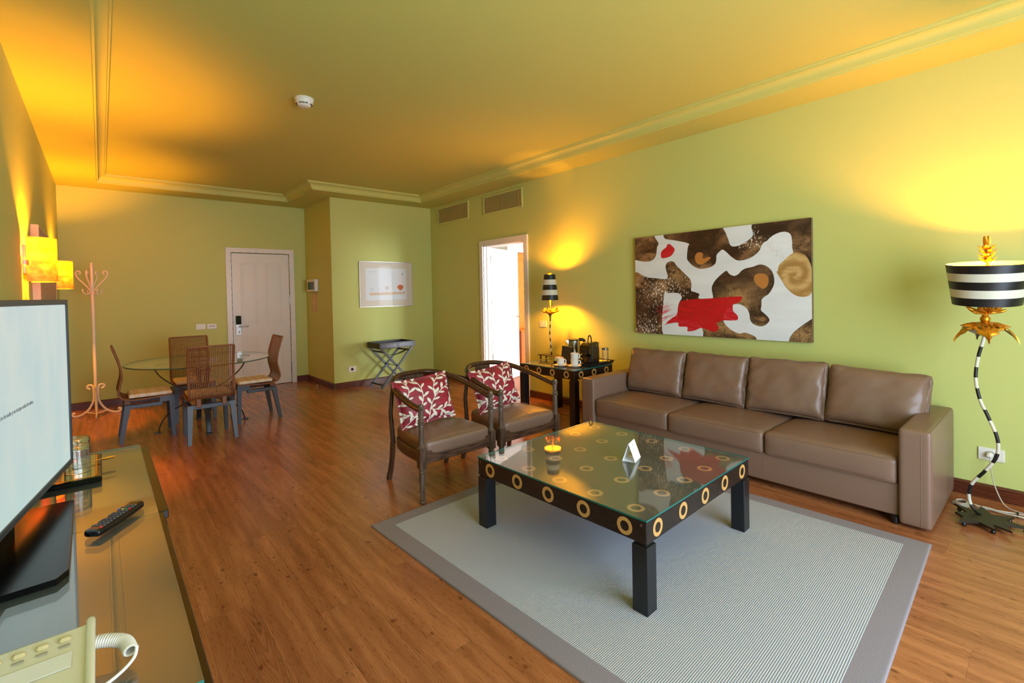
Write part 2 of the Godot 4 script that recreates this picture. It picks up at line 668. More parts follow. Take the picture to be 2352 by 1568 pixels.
func floor_planks() -> void:
	var root := struct_root("floor")
	struct("subfloor", MB.new().bb(Vector3(XL - 0.12, -0.2, ZA - 0.12), Vector3(XR + 0.12, -0.014, ZF + 0.12)), mat(rgb(60, 38, 22), 0.9), root)
	var strips := 6
	var im := wood_image(strips, 1200, 860)
	var m := mat(Color.WHITE, 0.23, 0.0, 0.5)
	m.albedo_texture = ImageTexture.create_from_image(im)
	M.floor_wood = m
	var wd := 0.192
	var ln := 1.286
	# plank meshes: each variant shows its own strip of the grain picture
	var kinds := []
	for k in strips * 2:
		var mb := MB.new()
		mb.box(Vector3(0, -0.007, 0), Vector3(wd - 0.0003, 0.014, ln - 0.0003), 0.0004)
		for i in mb.v.size():
			var p := mb.v[i]
			var u := p.x / wd + 0.5
			var v := p.z / ln + 0.5
			if k >= strips:
				u = 1.0 - u
				v = 1.0 - v
			mb.t[i] = Vector2(((k % strips) + 0.02 + 0.96 * u) / strips, v)
		kinds.append(mb.commit(20.0))
	var x := XL - 0.1 + wd / 2
	var row := 0
	while x - wd / 2 < XR + 0.02:
		var z: float = ZF + 0.02 + ln * [0.15, 0.63, 0.36, 0.85, 0.5, 0.02, 0.72][row % 7]
		while z + ln / 2 > ZA - 0.05:
			if z - ln / 2 < ZF:
				var o := MeshInstance3D.new()
				o.name = "plank"
				o.mesh = kinds[rng.randi() % kinds.size()]
				o.material_override = m
				o.position = Vector3(x, 0, z)
				root.add_child(o, true)
			z -= ln
		x += wd
		row += 1


# knotty pine: each strip is one plank, length down the picture
func wood_image(strips: int, w: int, h: int) -> Image:
	var nz := FastNoiseLite.new()
	nz.seed = 21
	nz.frequency = 1.0
	nz.fractal_octaves = 3
	var fine := FastNoiseLite.new()
	fine.seed = 5
	fine.frequency = 1.0
	fine.fractal_octaves = 2
	var buf := PackedByteArray()
	buf.resize(w * h * 3)
	var sw := w / strips
	var c_lo := rgb(128, 72, 40)
	var c_hi := rgb(194, 126, 80)
	var c_dk := rgb(92, 44, 22)
	for s in strips:
		var r := RandomNumberGenerator.new()
		r.seed = 100 + s
		var knots := []
		for k in r.randi_range(4, 8): knots.append([r.randf_range(0.1, 0.9) * 0.19, r.randf() * 1.28, r.randf_range(0.0022, 0.0075)])
		var flecks := []
		for k in 5: flecks.append([r.randf() * 0.19, r.randf() * 1.28, r.randf_range(0.010, 0.03)])
		var cx := r.randf_range(0.03, 0.16)
		var cathedral := s % 2 == 0
		var tone := r.randf_range(-0.12, 0.12)
		for y in h:
			var vy := 1.28 * y / h
			for x in sw:
				var vx := 0.19 * x / sw
				var wob := nz.get_noise_2d(vx * 7.0 + s * 9.1, vy * 1.6) * 0.016
				var px := vx + wob
				var bend := 0.0
				for k in knots:
					var ddx: float = vx - k[0]
					var ddy: float = (vy - k[1]) * 0.35
					var q: float = ddx * ddx + ddy * ddy
					bend += signf(ddx) * k[2] * 1.6 * exp(-q / (k[2] * k[2] * 10.0))
				var g: float
				if cathedral:
					var e := sqrt((px - cx) * (px - cx) * 30.0 + 0.012) - (vy - 0.64) * 0.28
					g = e * 30.0 + bend * 70.0
				else:
					g = (px + bend) * 120.0 + vy * 1.6
				var ringv := fposmod(g, 1.0)
				ringv = pow(ringv, 2.2)
				var str_ := fine.get_noise_2d(vx * 330.0 + s * 40.0, vy * 9.0)
				var big := nz.get_noise_2d(vx * 14.0 + s * 31.0, vy * 1.1 + 50.0)
				var smudge := nz.get_noise_2d(vx * 42.0 + s * 17.0, vy * 13.0 + 9.0)
				var t := clampf(0.62 + tone + big * 0.42 - ringv * (0.36 if cathedral else 0.2) + str_ * 0.16 - maxf(0.0, smudge - 0.36) * 0.9, 0.0, 1.0)
				var c := c_lo.lerp(c_hi, t)
				var dark := 0.0
				for k in knots:
					var ddx: float = (vx - k[0]) / k[2]
					var ddy: float = (vy - k[1]) / (k[2] * 1.5)
					var q: float = ddx * ddx + ddy * ddy
					q *= 1.0 + 0.9 * str_ + 1.2 * smudge
					if q < 0.7: dark = maxf(dark, 0.72)          # the knot itself
					elif q < 2.0: dark = maxf(dark, 0.30)   # its brown ring
				for k in flecks:
					var ddx: float = (vx - k[0]) / 0.0014
					var ddy: float = (vy - k[1]) / k[2]
					var q: float = ddx * ddx + ddy * ddy
					if q < 1.0: dark = maxf(dark, 0.6)     # resin fleck
				c = c.lerp(c_dk, dark * 0.85)
				var o := (y * w + s * sw + x) * 3
				buf[o] = int(clampf(c.r, 0, 1) * 255)
				buf[o + 1] = int(clampf(c.g, 0, 1) * 255)
				buf[o + 2] = int(clampf(c.b, 0, 1) * 255)
	return Image.create_from_data(w, h, false, Image.FORMAT_RGB8, buf)


func bedroom() -> void:
	var x0 := XR + 0.12
	var x1 := 9.3
	var z0 := -7.45
	var m := MB.new()
	m.bb(Vector3(x0, 0, z0 - 0.12), Vector3(x1, 2.7, z0))
	struct("wall_bedroom_back", m, M.white_wall)
	struct("wall_bedroom_side", MB.new().bb(Vector3(x1, 0, z0 - 0.12), Vector3(x1 + 0.12, 2.7, ZF + 0.12)), M.white_wall)
	m = MB.new()
	m.bb(Vector3(x0, 0, ZF), Vector3(6.4, 2.7, ZF + 0.12))
	m.bb(Vector3(9.0, 0, ZF), Vector3(x1, 2.7, ZF + 0.12))
	m.bb(Vector3(6.4, 0, ZF), Vector3(9.0, 0.35, ZF + 0.12))
	m.bb(Vector3(6.4, 2.35, ZF), Vector3(9.0, 2.7, ZF + 0.12))
	struct("wall_bedroom_front", m, M.white_wall)
	struct("ceiling_bedroom", MB.new().bb(Vector3(x0, 2.7, z0 - 0.12), Vector3(x1 + 0.12, 2.82, ZF + 0.12)), M.white_wall)
	struct("wall_bedroom_lining", MB.new().bb(Vector3(x0, 0, -4.49), Vector3(x0 + 0.01, 2.7, ZF)), M.white_wall)
	struct("floor_bedroom", MB.new().bb(Vector3(x0, -0.2, z0 - 0.12), Vector3(x1 + 0.12, 0, ZF + 0.12)), mat(rgb(176, 104, 58), 0.4))
	var w := struct_root("window_2")
	glazing(w, 6.4, 9.0, 0.35, 2.35, 3)
	# built-in wardrobe with a white surround, and the orange chest before it
	var orange := wood_mat(rgb(236, 138, 16), rgb(216, 116, 10), 0.4, Vector3(8, 1.0, 8))
	var o := thing("wardrobe", "orange wood wardrobe with white surround glimpsed through the open bedroom doorway", "wardrobe", Vector3(6.45, 0, -6.95))
	part("surround", MB.new().bb(Vector3(-0.55, 2.13, -0.45), Vector3(0.75, 2.24, 0.06), 0.004).bb(Vector3(-0.55, 0, -0.45), Vector3(-0.47, 2.13, 0.06), 0.004).bb(Vector3(0.67, 0, -0.45), Vector3(0.75, 2.13, 0.06), 0.004), M.white_paint, o)
	for i in 2:
		var xa := -0.465 + i * 0.567
		var d := part("door", MB.new().bb(Vector3(xa, 0.02, 0.0), Vector3(xa + 0.563, 2.125, 0.024), 0.003), orange, o)
		part("stile", MB.new().bb(Vector3(xa + 0.02, 0.06, 0.024), Vector3(xa + 0.09, 1.98, 0.032), 0.003).bb(Vector3(xa + 0.47, 0.06, 0.024), Vector3(xa + 0.54, 1.98, 0.032), 0.003), orange, d)
		part("top_rail", MB.new().bb(Vector3(xa + 0.02, 1.98, 0.024), Vector3(xa + 0.54, 2.10, 0.034), 0.003), orange, d)
		part("knob", MB.new().lathe([Vector2(0.006, 0), Vector2(0.006, 0.02), Vector2(0.016, 0.028), Vector2(0.012, 0.04), Vector2(0.0, 0.042)], 12, Transform3D(Basis(Vector3(1, 0, 0), PI / 2), Vector3(xa + (0.06 if i else 0.03), 2.04, 0.03))), orange, d)
	o = thing("orange_chest", "low orange wooden chest in front of the bedroom wardrobe", "chest", Vector3(6.3, 0, -6.58))
	part("body", MB.new().bb(Vector3(-0.5, 0.03, -0.19), Vector3(0.6, 0.63, 0.15), 0.004), wood_mat(rgb(228, 112, 30), rgb(208, 98, 22), 0.4, Vector3(1.5, 8, 8)), o)
	part("lid", MB.new().bb(Vector3(-0.52, 0.63, -0.2), Vector3(0.62, 0.66, 0.17), 0.006), orange, o)
	part("plinth", MB.new().bb(Vector3(-0.48, 0.0, -0.18), Vector3(0.58, 0.03, 0.13)), orange, o)


# ---------------------------------------------------------------- fittings on walls and ceiling
# a plate standing proud of a wall: u runs along the wall, n points into the room
func plate(m: MB, c: Vector3, u: Vector3, n: Vector3, w: float, h: float, th: float, bev := 0.003) -> MB:
	return m.box(c + n * th * 0.5, Vector3(w, h, th), bev, Basis(u, Vector3.UP, n))


func wall_fittings() -> void:
	# smoke detector
	var o := thing("smoke_detector", "white round smoke detector on the ceiling", "smoke detector", Vector3(1.225, HC, -3.80))
	part("base", MB.new().lathe([Vector2(0.066, -0.016), Vector2(0.070, -0.012), Vector2(0.070, 0.0)], 32), M.white_plastic, o)
	part("housing", MB.new().lathe([Vector2(0.0, -0.064), Vector2(0.036, -0.063), Vector2(0.044, -0.056), Vector2(0.052, -0.046), Vector2(0.064, -0.034), Vector2(0.066, -0.016)], 32), M.white_plastic, o)
	var slot_m := mat(rgb(90, 92, 94), 0.6)
	for k in 16:
		if k % 4 == 3: continue
		part("vent_slot", MB.new().box(Vector3(cos(TAU * k / 16) * 0.0545, -0.0455, sin(TAU * k / 16) * 0.0545), Vector3(0.012, 0.006, 0.017), 0.001, Basis(Vector3.UP, -TAU * k / 16)), slot_m, o)
	# two air grilles high on the sofa wall
	grille("air_vent", "louvred air grille nearest the picture wall corner", -6.19, 2.606, 0.86, 0.272)
	grille("air_vent", "longer louvred air grille directly above the bedroom doorway", -4.985, 2.594, 0.835, 0.268)
	# switches by the entrance door
	var sw := thing("light_switch", "white double switch, the farther of the pair from the entrance door frame", "switch", Vector3(1.067, 0.955, ZA), 0.0, "switches beside the entrance door")
	part("plate", plate(MB.new(), Vector3.ZERO, Vector3.RIGHT, Vector3.BACK, 0.116, 0.078, 0.009), M.white_plastic, sw)
	for k in 2: part("rocker", plate(MB.new(), Vector3(-0.019 + 0.038 * k, 0, 0.007), Vector3.RIGHT, Vector3.BACK, 0.034, 0.046, 0.005, 0.0015), M.white_plastic, sw)
	sw = thing("light_switch", "white key-card switch, the nearer of the pair to the entrance door frame", "switch", Vector3(1.203, 0.952, ZA), 0.0, "switches beside the entrance door")
	part("plate", plate(MB.new(), Vector3.ZERO, Vector3.RIGHT, Vector3.BACK, 0.120, 0.076, 0.012), M.white_plastic, sw)
	part("card_slot", plate(MB.new(), Vector3(0, 0.006, 0.011), Vector3.RIGHT, Vector3.BACK, 0.07, 0.01, 0.003, 0.001), mat(rgb(150, 146, 140), 0.5), sw)
	part("rocker", plate(MB.new(), Vector3(0, -0.018, 0.010), Vector3.RIGHT, Vector3.BACK, 0.07, 0.022, 0.004, 0.001), M.white_plastic, sw)
	# switch between doorway and table lamp
	sw = thing("light_switch", "single white switch plate behind the table lamp", "switch", Vector3(XR, 0.953, -4.236), -PI / 2)
	part("plate", plate(MB.new(), Vector3.ZERO, Vector3.RIGHT, Vector3.BACK, 0.125, 0.080, 0.010), M.white_plastic, sw)
	part("rocker", plate(MB.new(), Vector3(0, 0, 0.008), Vector3.RIGHT, Vector3.BACK, 0.024, 0.044, 0.006, 0.0015), M.white_plastic, sw)
	# socket on the picture wall
	sw = thing("wall_socket", "white round-hole power socket low on the picture wall", "socket", Vector3(2.797, 0.267, ZB))
	socket_face(sw, 0.122, 0.084)
	# socket behind the floor lamp with a plug in it
	sw = thing("wall_socket", "wide white power socket plate behind the striped floor lamp", "socket", Vector3(XR, 0.281, -0.287), -PI / 2)
	socket_face(sw, 0.118, 0.078)
	part("blank", plate(MB.new(), Vector3(0.038, 0, 0.009), Vector3.RIGHT, Vector3.BACK, 0.034, 0.05, 0.003, 0.001), M.white_plastic, sw)
	# fuse box on the return wall, notice under it, flush access cover low down
	var fb := thing("fuse_box", "cream fuse box with a dark window on the ochre return wall", "fuse box", Vector3(XC, 1.525, -7.60), -PI / 2)
	part("body", plate(MB.new(), Vector3.ZERO, Vector3.RIGHT, Vector3.BACK, 0.36, 0.19, 0.055, 0.008), M.white_plastic, fb)
	part("window", plate(MB.new(), Vector3(0.01, -0.004, 0.054), Vector3.RIGHT, Vector3.BACK, 0.28, 0.12, 0.006, 0.003), mat(rgb(44, 50, 38), 0.15), fb)
	part("latch", plate(MB.new(), Vector3(0.165, -0.02, 0.054), Vector3.RIGHT, Vector3.BACK, 0.012, 0.05, 0.006, 0.002), M.cream_plastic, fb)
	var no := thing("paper_notice", "printed paper notice pinned under the fuse box", "notice", Vector3(XC, 1.26, -7.605), -PI / 2)
	part("sheet", plate(MB.new(), Vector3.ZERO, Vector3.RIGHT, Vector3.BACK, 0.28, 0.29, 0.003, 0.0005), notice_mat(), no)
	for k in 4: part("pin", plate(MB.new(), Vector3([-0.13, 0.13][k % 2], [-0.135, 0.135][k / 2], 0.002), Vector3.RIGHT, Vector3.BACK, 0.012, 0.012, 0.004, 0.002), M.chrome, no)
	var ac := thing("access_cover", "flush ochre access cover low on the return wall", "cover", Vector3(XC, 0.305, -7.588), -PI / 2)
	part("cover", plate(MB.new(), Vector3.ZERO, Vector3.RIGHT, Vector3.BACK, 0.17, 0.125, 0.006, 0.003), M.wall, ac)
	# door stop on the floor by the return wall
	o = thing("door_stop", "small metal door stop on the floor by the return skirting", "door stop", Vector3(2.40, 0, -7.2))
	part("pin", MB.new().lathe([Vector2(0.016, 0), Vector2(0.016, 0.006), Vector2(0.010, 0.010), Vector2(0.010, 0.028), Vector2(0.013, 0.031), Vector2(0.012, 0.040), Vector2(0.0, 0.042)], 14), M.steel, o)


func notice_mat() -> StandardMaterial3D:
	var im := Image.create(64, 64, false, Image.FORMAT_RGB8)
	im.fill(rgb(214, 192, 140))
	var r := RandomNumberGenerator.new()
	r.seed = 4
	for y in range(6, 58, 4):
		var x := 6
		while x < 56:
			var l := r.randi_range(2, 7)
			im.fill_rect(Rect2i(x, y, mini(l, 58 - x), 1), rgb(150, 130, 96))
			x += l + 2
	var m := mat(Color.WHITE, 0.7)
	m.albedo_texture = ImageTexture.create_from_image(im)
	return triplanar(m, Vector3(3.4, 3.4, 3.4))


func socket_face(o: Node3D, w: float, h: float) -> void:
	part("plate", plate(MB.new(), Vector3.ZERO, Vector3.RIGHT, Vector3.BACK, w, h, 0.010), M.white_plastic, o)
	var face := Transform3D(Basis(Vector3.RIGHT, PI / 2), Vector3(-0.004, 0, 0.009))
	part("well", MB.new().lathe([Vector2(0.024, 0.0), Vector2(0.024, 0.004), Vector2(0.019, 0.004), Vector2(0.018, 0.001), Vector2(0.0, 0.001)], 20, face), mat(rgb(196, 192, 186), 0.4), o)
	for s in [-1, 1]: part("hole", MB.new().lathe([Vector2(0.0026, 0.0), Vector2(0.0026, 0.002), Vector2(0.0, 0.002)], 8, face * Transform3D(Basis(), Vector3(s * 0.0095, 0, 0))), mat(rgb(30, 30, 30), 0.6), o)


func grille(called: String, label: String, z: float, y: float, w: float, h: float) -> void:
	var o := thing(called, label, "air vent", Vector3(XR, y, z), -PI / 2, "air grilles on the sofa wall")
	var fr := MB.new()
	var b := 0.026
	fr.box(Vector3(0, h / 2 - b / 2, 0.008), Vector3(w, b, 0.016), 0.003)
	fr.box(Vector3(0, -h / 2 + b / 2, 0.008), Vector3(w, b, 0.016), 0.003)
	for s in [-1, 1]: fr.box(Vector3(s * (w / 2 - b / 2), 0, 0.008), Vector3(b, h - 2 * b, 0.016), 0.003)
	part("frame", fr, M.wall, o)
	part("duct_back", MB.new().box(Vector3(0, 0, 0.001), Vector3(w - 2 * b, h - 2 * b, 0.002)), M.wall, o)
	var slat := MB.new().box(Vector3.ZERO, Vector3(w - 2 * b, 0.0082, 0.004), 0.0008, Basis(Vector3.RIGHT, -0.25)).commit()
	var n := 15
	var sm := mat(rgb(168, 146, 100), 0.45)
	for k in n:
		var s := part("slat", slat, sm, o)
		s.position = Vector3(0, -h / 2 + b + (h - 2 * b) * (k + 0.5) / n, 0.008)
	for k in 3:
		part("mullion", MB.new().box(Vector3([-0.44, 0.0, 0.44][k] * (w - 2 * b), 0, 0.013), Vector3(0.005, h - 2 * b, 0.006), 0.001), sm, o)


# ---------------------------------------------------------------- doors
# casing board with a scalloped inner edge, from (0, 0) to (0, len), width w towards +x, scallops on the +x side
func casing_poly(l: float, w: float, mitre0: float, mitre1: float) -> PackedVector2Array:
	var p := PackedVector2Array()
	p.append(Vector2(0, 0))
	var n := int(l / 0.0125)
	var pts := []
	for i in n + 1:
		var y := mitre0 + (l - mitre0 - mitre1) * i / n
		pts.append(Vector2(w - 0.004 + 0.006 * absf(sin(PI * y / 0.1)), y))
	for q in pts: p.append(q)
	p.append(Vector2(0, l))
	return p


func door_casing(root: Node3D, w_open: float, h_open: float, cw: float, th: float) -> void:
	# local: opening centred on x = 0, wall face z = 0, room towards +z
	var l := MB.new().extrude(casing_poly(h_open + cw, cw, 0.0, cw), th, Transform3D(Basis(), Vector3(-w_open / 2 - cw, 0, 0)))
	struct("door_jamb_casing", l, M.white_paint, root, 30.0)
	var r := MB.new().extrude(casing_poly(h_open + cw, cw, 0.0, cw), th, Transform3D(Basis(Vector3(-1, 0, 0), Vector3(0, 1, 0), Vector3(0, 0, 1)), Vector3(w_open / 2 + cw, 0, 0)))
	# mirrored: turn the faces back
	for i in range(0, r.v.size(), 3):
		var q := r.v[i + 1]
		r.v[i + 1] = r.v[i + 2]
		r.v[i + 2] = q
	struct("door_jamb_casing", r, M.white_paint, root, 30.0)
	var t := MB.new().extrude(casing_poly(w_open + 2 * cw, cw, cw, cw), th, Transform3D(Basis(Vector3(0, -1, 0), Vector3(1, 0, 0), Vector3(0, 0, 1)), Vector3(-w_open / 2 - cw, h_open + cw, 0)))
	struct("door_head_casing", t, M.white_paint, root, 30.0)


func lever(o: Node3D, at: Vector3, dir: float) -> void:
	var h := part("lever_handle", MB.new().lathe([Vector2(0.011, 0), Vector2(0.011, 0.045)], 12, Transform3D(Basis(Vector3.RIGHT, PI / 2), at)).tube([at + Vector3(0, 0, 0.04), at + Vector3(dir * 0.02, 0, 0.048), at + Vector3(dir * 0.125, 0, 0.048)], 0.0095, 10), M.chrome, o)
	h.set_meta("label", "chrome lever handle")


# four-panel leaf, local: hinge edge at x = 0, leaf towards +x, front at z = 0 facing +z
func door_leaf(root: Node3D, w: float, h: float, called: String) -> MeshInstance3D:
	var th := 0.04
	var leaf := struct(called, MB.new().bb(Vector3(0, 0.006, -th), Vector3(w, h, 0), 0.002), M.white_paint, root)
	var pw := w * 0.285
	for cxr in [0.285, 0.715]:
		for yy in [[0.20, 0.775], [0.965, 1.885]]:
			for face in [0.0, -th]:
				var cx: float = cxr * w
				var y0: float = yy[0]
				var y1: float = yy[1]
				var sg := 1.0 if face == 0.0 else -1.0
				# raised bead round a sunk-looking field
				var fr := MB.new()
				var b := 0.022
				for e in [[Vector3(cx, y0 + b / 2, 0), Vector3(pw, b, 0)], [Vector3(cx, y1 - b / 2, 0), Vector3(pw, b, 0)], [Vector3(cx - pw / 2 + b / 2, (y0 + y1) / 2, 0), Vector3(b, y1 - y0 - 2 * b, 0)], [Vector3(cx + pw / 2 - b / 2, (y0 + y1) / 2, 0), Vector3(b, y1 - y0 - 2 * b, 0)]]:
					fr.box(e[0] + Vector3(0, 0, face + sg * 0.003), e[1] + Vector3(0, 0, 0.006), 0.0028)
				fr.box(Vector3(cx, (y0 + y1) / 2, face + sg * 0.002), Vector3(pw - 0.085, y1 - y0 - 0.085, 0.004), 0.0019)
				struct("panel", fr, M.white_paint, leaf, 20.0)
	return leaf


func doors() -> void:
	# entrance door, shut
	var d := struct_root("door_1")
	d.position = Vector3(1.8705, 0, ZA)
	door_casing(d, 0.809, 2.03, 0.068, 0.022)
	var leaf := door_leaf(d, 0.795, 2.02, "door_leaf")
	leaf.position = Vector3(-0.398, 0, 0.010)
	for y in [0.233, 0.765, 1.305, 1.832]:
		struct("hinge", MB.new().lathe([Vector2(0.006, -0.075), Vector2(0.0075, -0.072), Vector2(0.0075, 0.072), Vector2(0.006, 0.075)], 10, Transform3D(Basis(), Vector3(0.399, y, 0.018))), M.steel, d)
	struct("card_reader", plate(MB.new(), Vector3(-0.330, 1.027, 0.012), Vector3.RIGHT, Vector3.BACK, 0.068, 0.125, 0.032, 0.006), M.black_gloss, d)
	struct("lock_plate", plate(MB.new(), Vector3(-0.330, 0.880, 0.012), Vector3.RIGHT, Vector3.BACK, 0.070, 0.162, 0.010, 0.004), mat(rgb(222, 226, 230), 0.25, 0.3), d)
	struct("keyhole", MB.new().lathe([Vector2(0.008, 0), Vector2(0.008, 0.003), Vector2(0, 0.003)], 12, Transform3D(Basis(Vector3.RIGHT, PI / 2), Vector3(-0.322, 0.855, 0.021))).box(Vector3(-0.322, 0.843, 0.0225), Vector3(0.007, 0.02, 0.003)), mat(rgb(30, 28, 26), 0.6), d)
	lever(d, Vector3(-0.330, 0.930, 0.02), 1.0)
	# bedroom doorway: casing in this room, lining through the wall, leaf open into the bedroom
	d = struct_root("door_2")
	d.position = Vector3(XR, 0, -4.996)
	d.rotation.y = -PI / 2       # +z local points into this room (-x), +x local points to +z
	door_casing(d, 0.874, 2.03, 0.070, 0.022)
	var lin := MB.new()
	lin.bb(Vector3(-0.437, 0, -0.125), Vector3(-0.425, 2.03, 0.004), 0.001)
	lin.bb(Vector3(0.425, 0, -0.125), Vector3(0.437, 2.03, 0.004), 0.001)
	lin.bb(Vector3(-0.437, 2.018, -0.125), Vector3(0.437, 2.03, 0.004), 0.001)
	lin.bb(Vector3(-0.425, 0, -0.075), Vector3(-0.413, 2.018, -0.045), 0.002)
	lin.bb(Vector3(0.413, 0, -0.075), Vector3(0.425, 2.018, -0.045), 0.002)
	struct("door_lining", lin, M.white_paint, d)
	leaf = door_leaf(d, 0.845, 2.01, "door_leaf")
	# hinged at the far jamb, swung past square into the bedroom
	leaf.transform = Transform3D(Basis(Vector3.UP, deg_to_rad(111.0)), Vector3(-0.418, 0, -0.125))
	for y in [0.40, 1.16, 1.83]:
		struct("hinge", MB.new().lathe([Vector2(0.007, -0.06), Vector2(0.008, -0.056), Vector2(0.008, 0.056), Vector2(0.007, 0.06)], 10, Transform3D(Basis(), Vector3(-0.424, y, -0.128))).bb(Vector3(-0.4255, y - 0.055, -0.122), Vector3(-0.423, y + 0.055, -0.085)), M.steel, d)
	lever(leaf, Vector3(0.79, 0.975, 0.0), -1.0)


# ---------------------------------------------------------------- rug, coffee table, sofa, armchairs
func rug() -> void:
	var c := Vector3(2.0, 0, -1.5)
	var o := thing("rug", "pale ribbed rug with a taupe cloth border under the coffee table", "rug", c, 0.0383)
	var x0 := 1.207 - c.x
	var x1 := 3.178 - c.x
	var z0 := -2.666 - c.z
	var z1 := -0.392 - c.z
	var b := 0.105
	# ribbed weave picture: ribs run along x
	var im := Image.create(64, 64, false, Image.FORMAT_RGB8)
	var hm := Image.create(64, 64, false, Image.FORMAT_L8)
	var r := RandomNumberGenerator.new()
	r.seed = 3
	for y in 64:
		for x in 64:
			var rib := 0.5 + 0.5 * cos(TAU * y / 16.0)
			var tw := 0.5 + 0.5 * sin(TAU * (x / 8.0 + floorf(y / 16.0) * 0.5))
			var k := clampf(rib * 0.85 + tw * 0.12 + r.randf_range(-0.12, 0.12), 0, 1)
			var col := rgb(146, 138, 138).lerp(rgb(202, 211, 222), k)
			im.set_pixel(x, y, col)
			hm.set_pixel(x, y, Color(k, k, k))
	var m := mat(Color.WHITE, 0.9, 0.0, 0.2)
	m.albedo_texture = ImageTexture.create_from_image(im)
	m.heightmap_enabled = true
	m.heightmap_texture = ImageTexture.create_from_image(hm)
	m.heightmap_scale = 0.12
	var mb := MB.new()
	var h := 0.011
	# field in strips so that it stays a simple sheet with thickness
	mb.box(Vector3((x0 + x1) / 2, h / 2, (z0 + z1) / 2), Vector3(x1 - x0 - 2 * b + 0.01, h, z1 - z0 - 2 * b + 0.01), 0.001)
	for i in mb.v.size(): mb.t[i] = Vector2(mb.v[i].x, mb.v[i].z) / 0.030
	part("woven_field", mb, m, o)
	var cloth := mat(rgb(144, 134, 140), 0.75)
	cloth.albedo_texture = noise_tex(0.25, 128, 128, ramp([[0.2, Color(0.86, 0.86, 0.86)], [0.8, Color(1, 1, 1)]]), FastNoiseLite.TYPE_SIMPLEX_SMOOTH, 2, 6)
	triplanar(cloth, Vector3.ONE * 6.0)
	cloth.rim_enabled = true
	cloth.rim = 0.15
	var hb := 0.0112
	for e in 4:
		var p := PackedVector2Array()
		if e == 0: p = PackedVector2Array([Vector2(x0, z0), Vector2(x0 + b, z0 + b), Vector2(x0 + b, z1 - b), Vector2(x0, z1)])
		if e == 1: p = PackedVector2Array([Vector2(x1, z0), Vector2(x1 - b, z0 + b), Vector2(x1 - b, z1 - b), Vector2(x1, z1)])
		if e == 2: p = PackedVector2Array([Vector2(x0, z0), Vector2(x0 + b, z0 + b), Vector2(x1 - b, z0 + b), Vector2(x1, z0)])
		if e == 3: p = PackedVector2Array([Vector2(x0, z1), Vector2(x0 + b, z1 - b), Vector2(x1 - b, z1 - b), Vector2(x1, z1)])
		# lay flat: polygon (x, z) pushed up by hb, outer edge rounded by two steps
		var mid := Vector2((x0 + x1) / 2, (z0 + z1) / 2)
		var bm := MB.new()
		var steps := [[0.0, 0.0], [0.0, 0.006], [0.003, 0.010], [0.010, hb]]
		var outer := [p[0], p[3]]
		var inner := [p[1], p[2]]
		var rows := []
		for s in steps:
			var row := PackedVector3Array()
			for q in outer:
				var dq: Vector2 = Vector2(signf(mid.x - q.x), signf(mid.y - q.y)) * s[0]
				row.append(Vector3(q.x + dq.x, s[1], q.y + dq.y))
			rows.append(row)
		rows.append(PackedVector3Array([Vector3(inner[0].x, hb - 0.0005, inner[0].y), Vector3(inner[1].x, hb - 0.0005, inner[1].y)]))
		rows.append(PackedVector3Array([Vector3(inner[0].x, 0, inner[0].y), Vector3(inner[1].x, 0, inner[1].y)]))
		bm.grid(rows, false, false, e == 0 or e == 3)
		part("border", bm, cloth, o, 50.0)


# table with ring inlays: w along x, d along z; top of glass at h
func inlaid_table(o: Node3D, w: float, d: float, h: float, apron: float, leg: float, nx: int, nz: int, top_rings: bool, inset_x: float, inset_z: float, rr: float) -> void:
	var gl := 0.009
	var ty := h - gl
	part("top_frame", MB.new().bb(Vector3(-w / 2, ty - apron, -d / 2), Vector3(w / 2, ty, d / 2), 0.0025), M.wenge, o)
	for sx in [-1, 1]:
		for sz in [-1, 1]:
			var cx: float = sx * (w / 2 - leg / 2 + 0.0)
			var cz: float = sz * (d / 2 - leg / 2 + 0.0)
			var l := part("leg", MB.new().box(Vector3(cx, (ty - apron - 0.012) / 2, cz), Vector3(leg + 0.004, ty - apron - 0.012, leg + 0.004), 0.002), M.black_paint, o)
			part("neck", MB.new().box(Vector3(cx, ty - apron - 0.006, cz), Vector3(leg - 0.014, 0.012, leg - 0.014)), M.black_paint, l)
	var ringm := MB.new().ring(Vector3.ZERO, rr * 0.57, rr, 0.0007).commit()
	var place := func(at: Vector3, bs: Basis) -> void:
		var r := part("ring_inlay", ringm, M.gold_inlay, o)
		r.transform = Transform3D(bs, at)
	for i in nx:
		var x := lerpf(-w / 2 + inset_x, w / 2 - inset_x, float(i) / (nx - 1))
		for s in [-1, 1]:
			place.call(Vector3(x, ty - apron * 0.5, s * d / 2), Basis(Vector3.RIGHT, s * PI / 2))
		if top_rings:
			for j in nz:
				place.call(Vector3(x, ty, lerpf(-d / 2 + inset_z, d / 2 - inset_z, float(j) / (nz - 1))), Basis())
	for j in nz:
		var z := lerpf(-d / 2 + inset_z, d / 2 - inset_z, float(j) / (nz - 1))
		for s in [-1, 1]:
			place.call(Vector3(s * w / 2, ty - apron * 0.5, z), Basis(Vector3(0, 0, 1), -s * PI / 2))
	glass_sheet(o, Vector3(-w / 2 - 0.002, h - gl + 0.0015, -d / 2 - 0.002), Vector3(w / 2 + 0.002, h, d / 2 + 0.002))


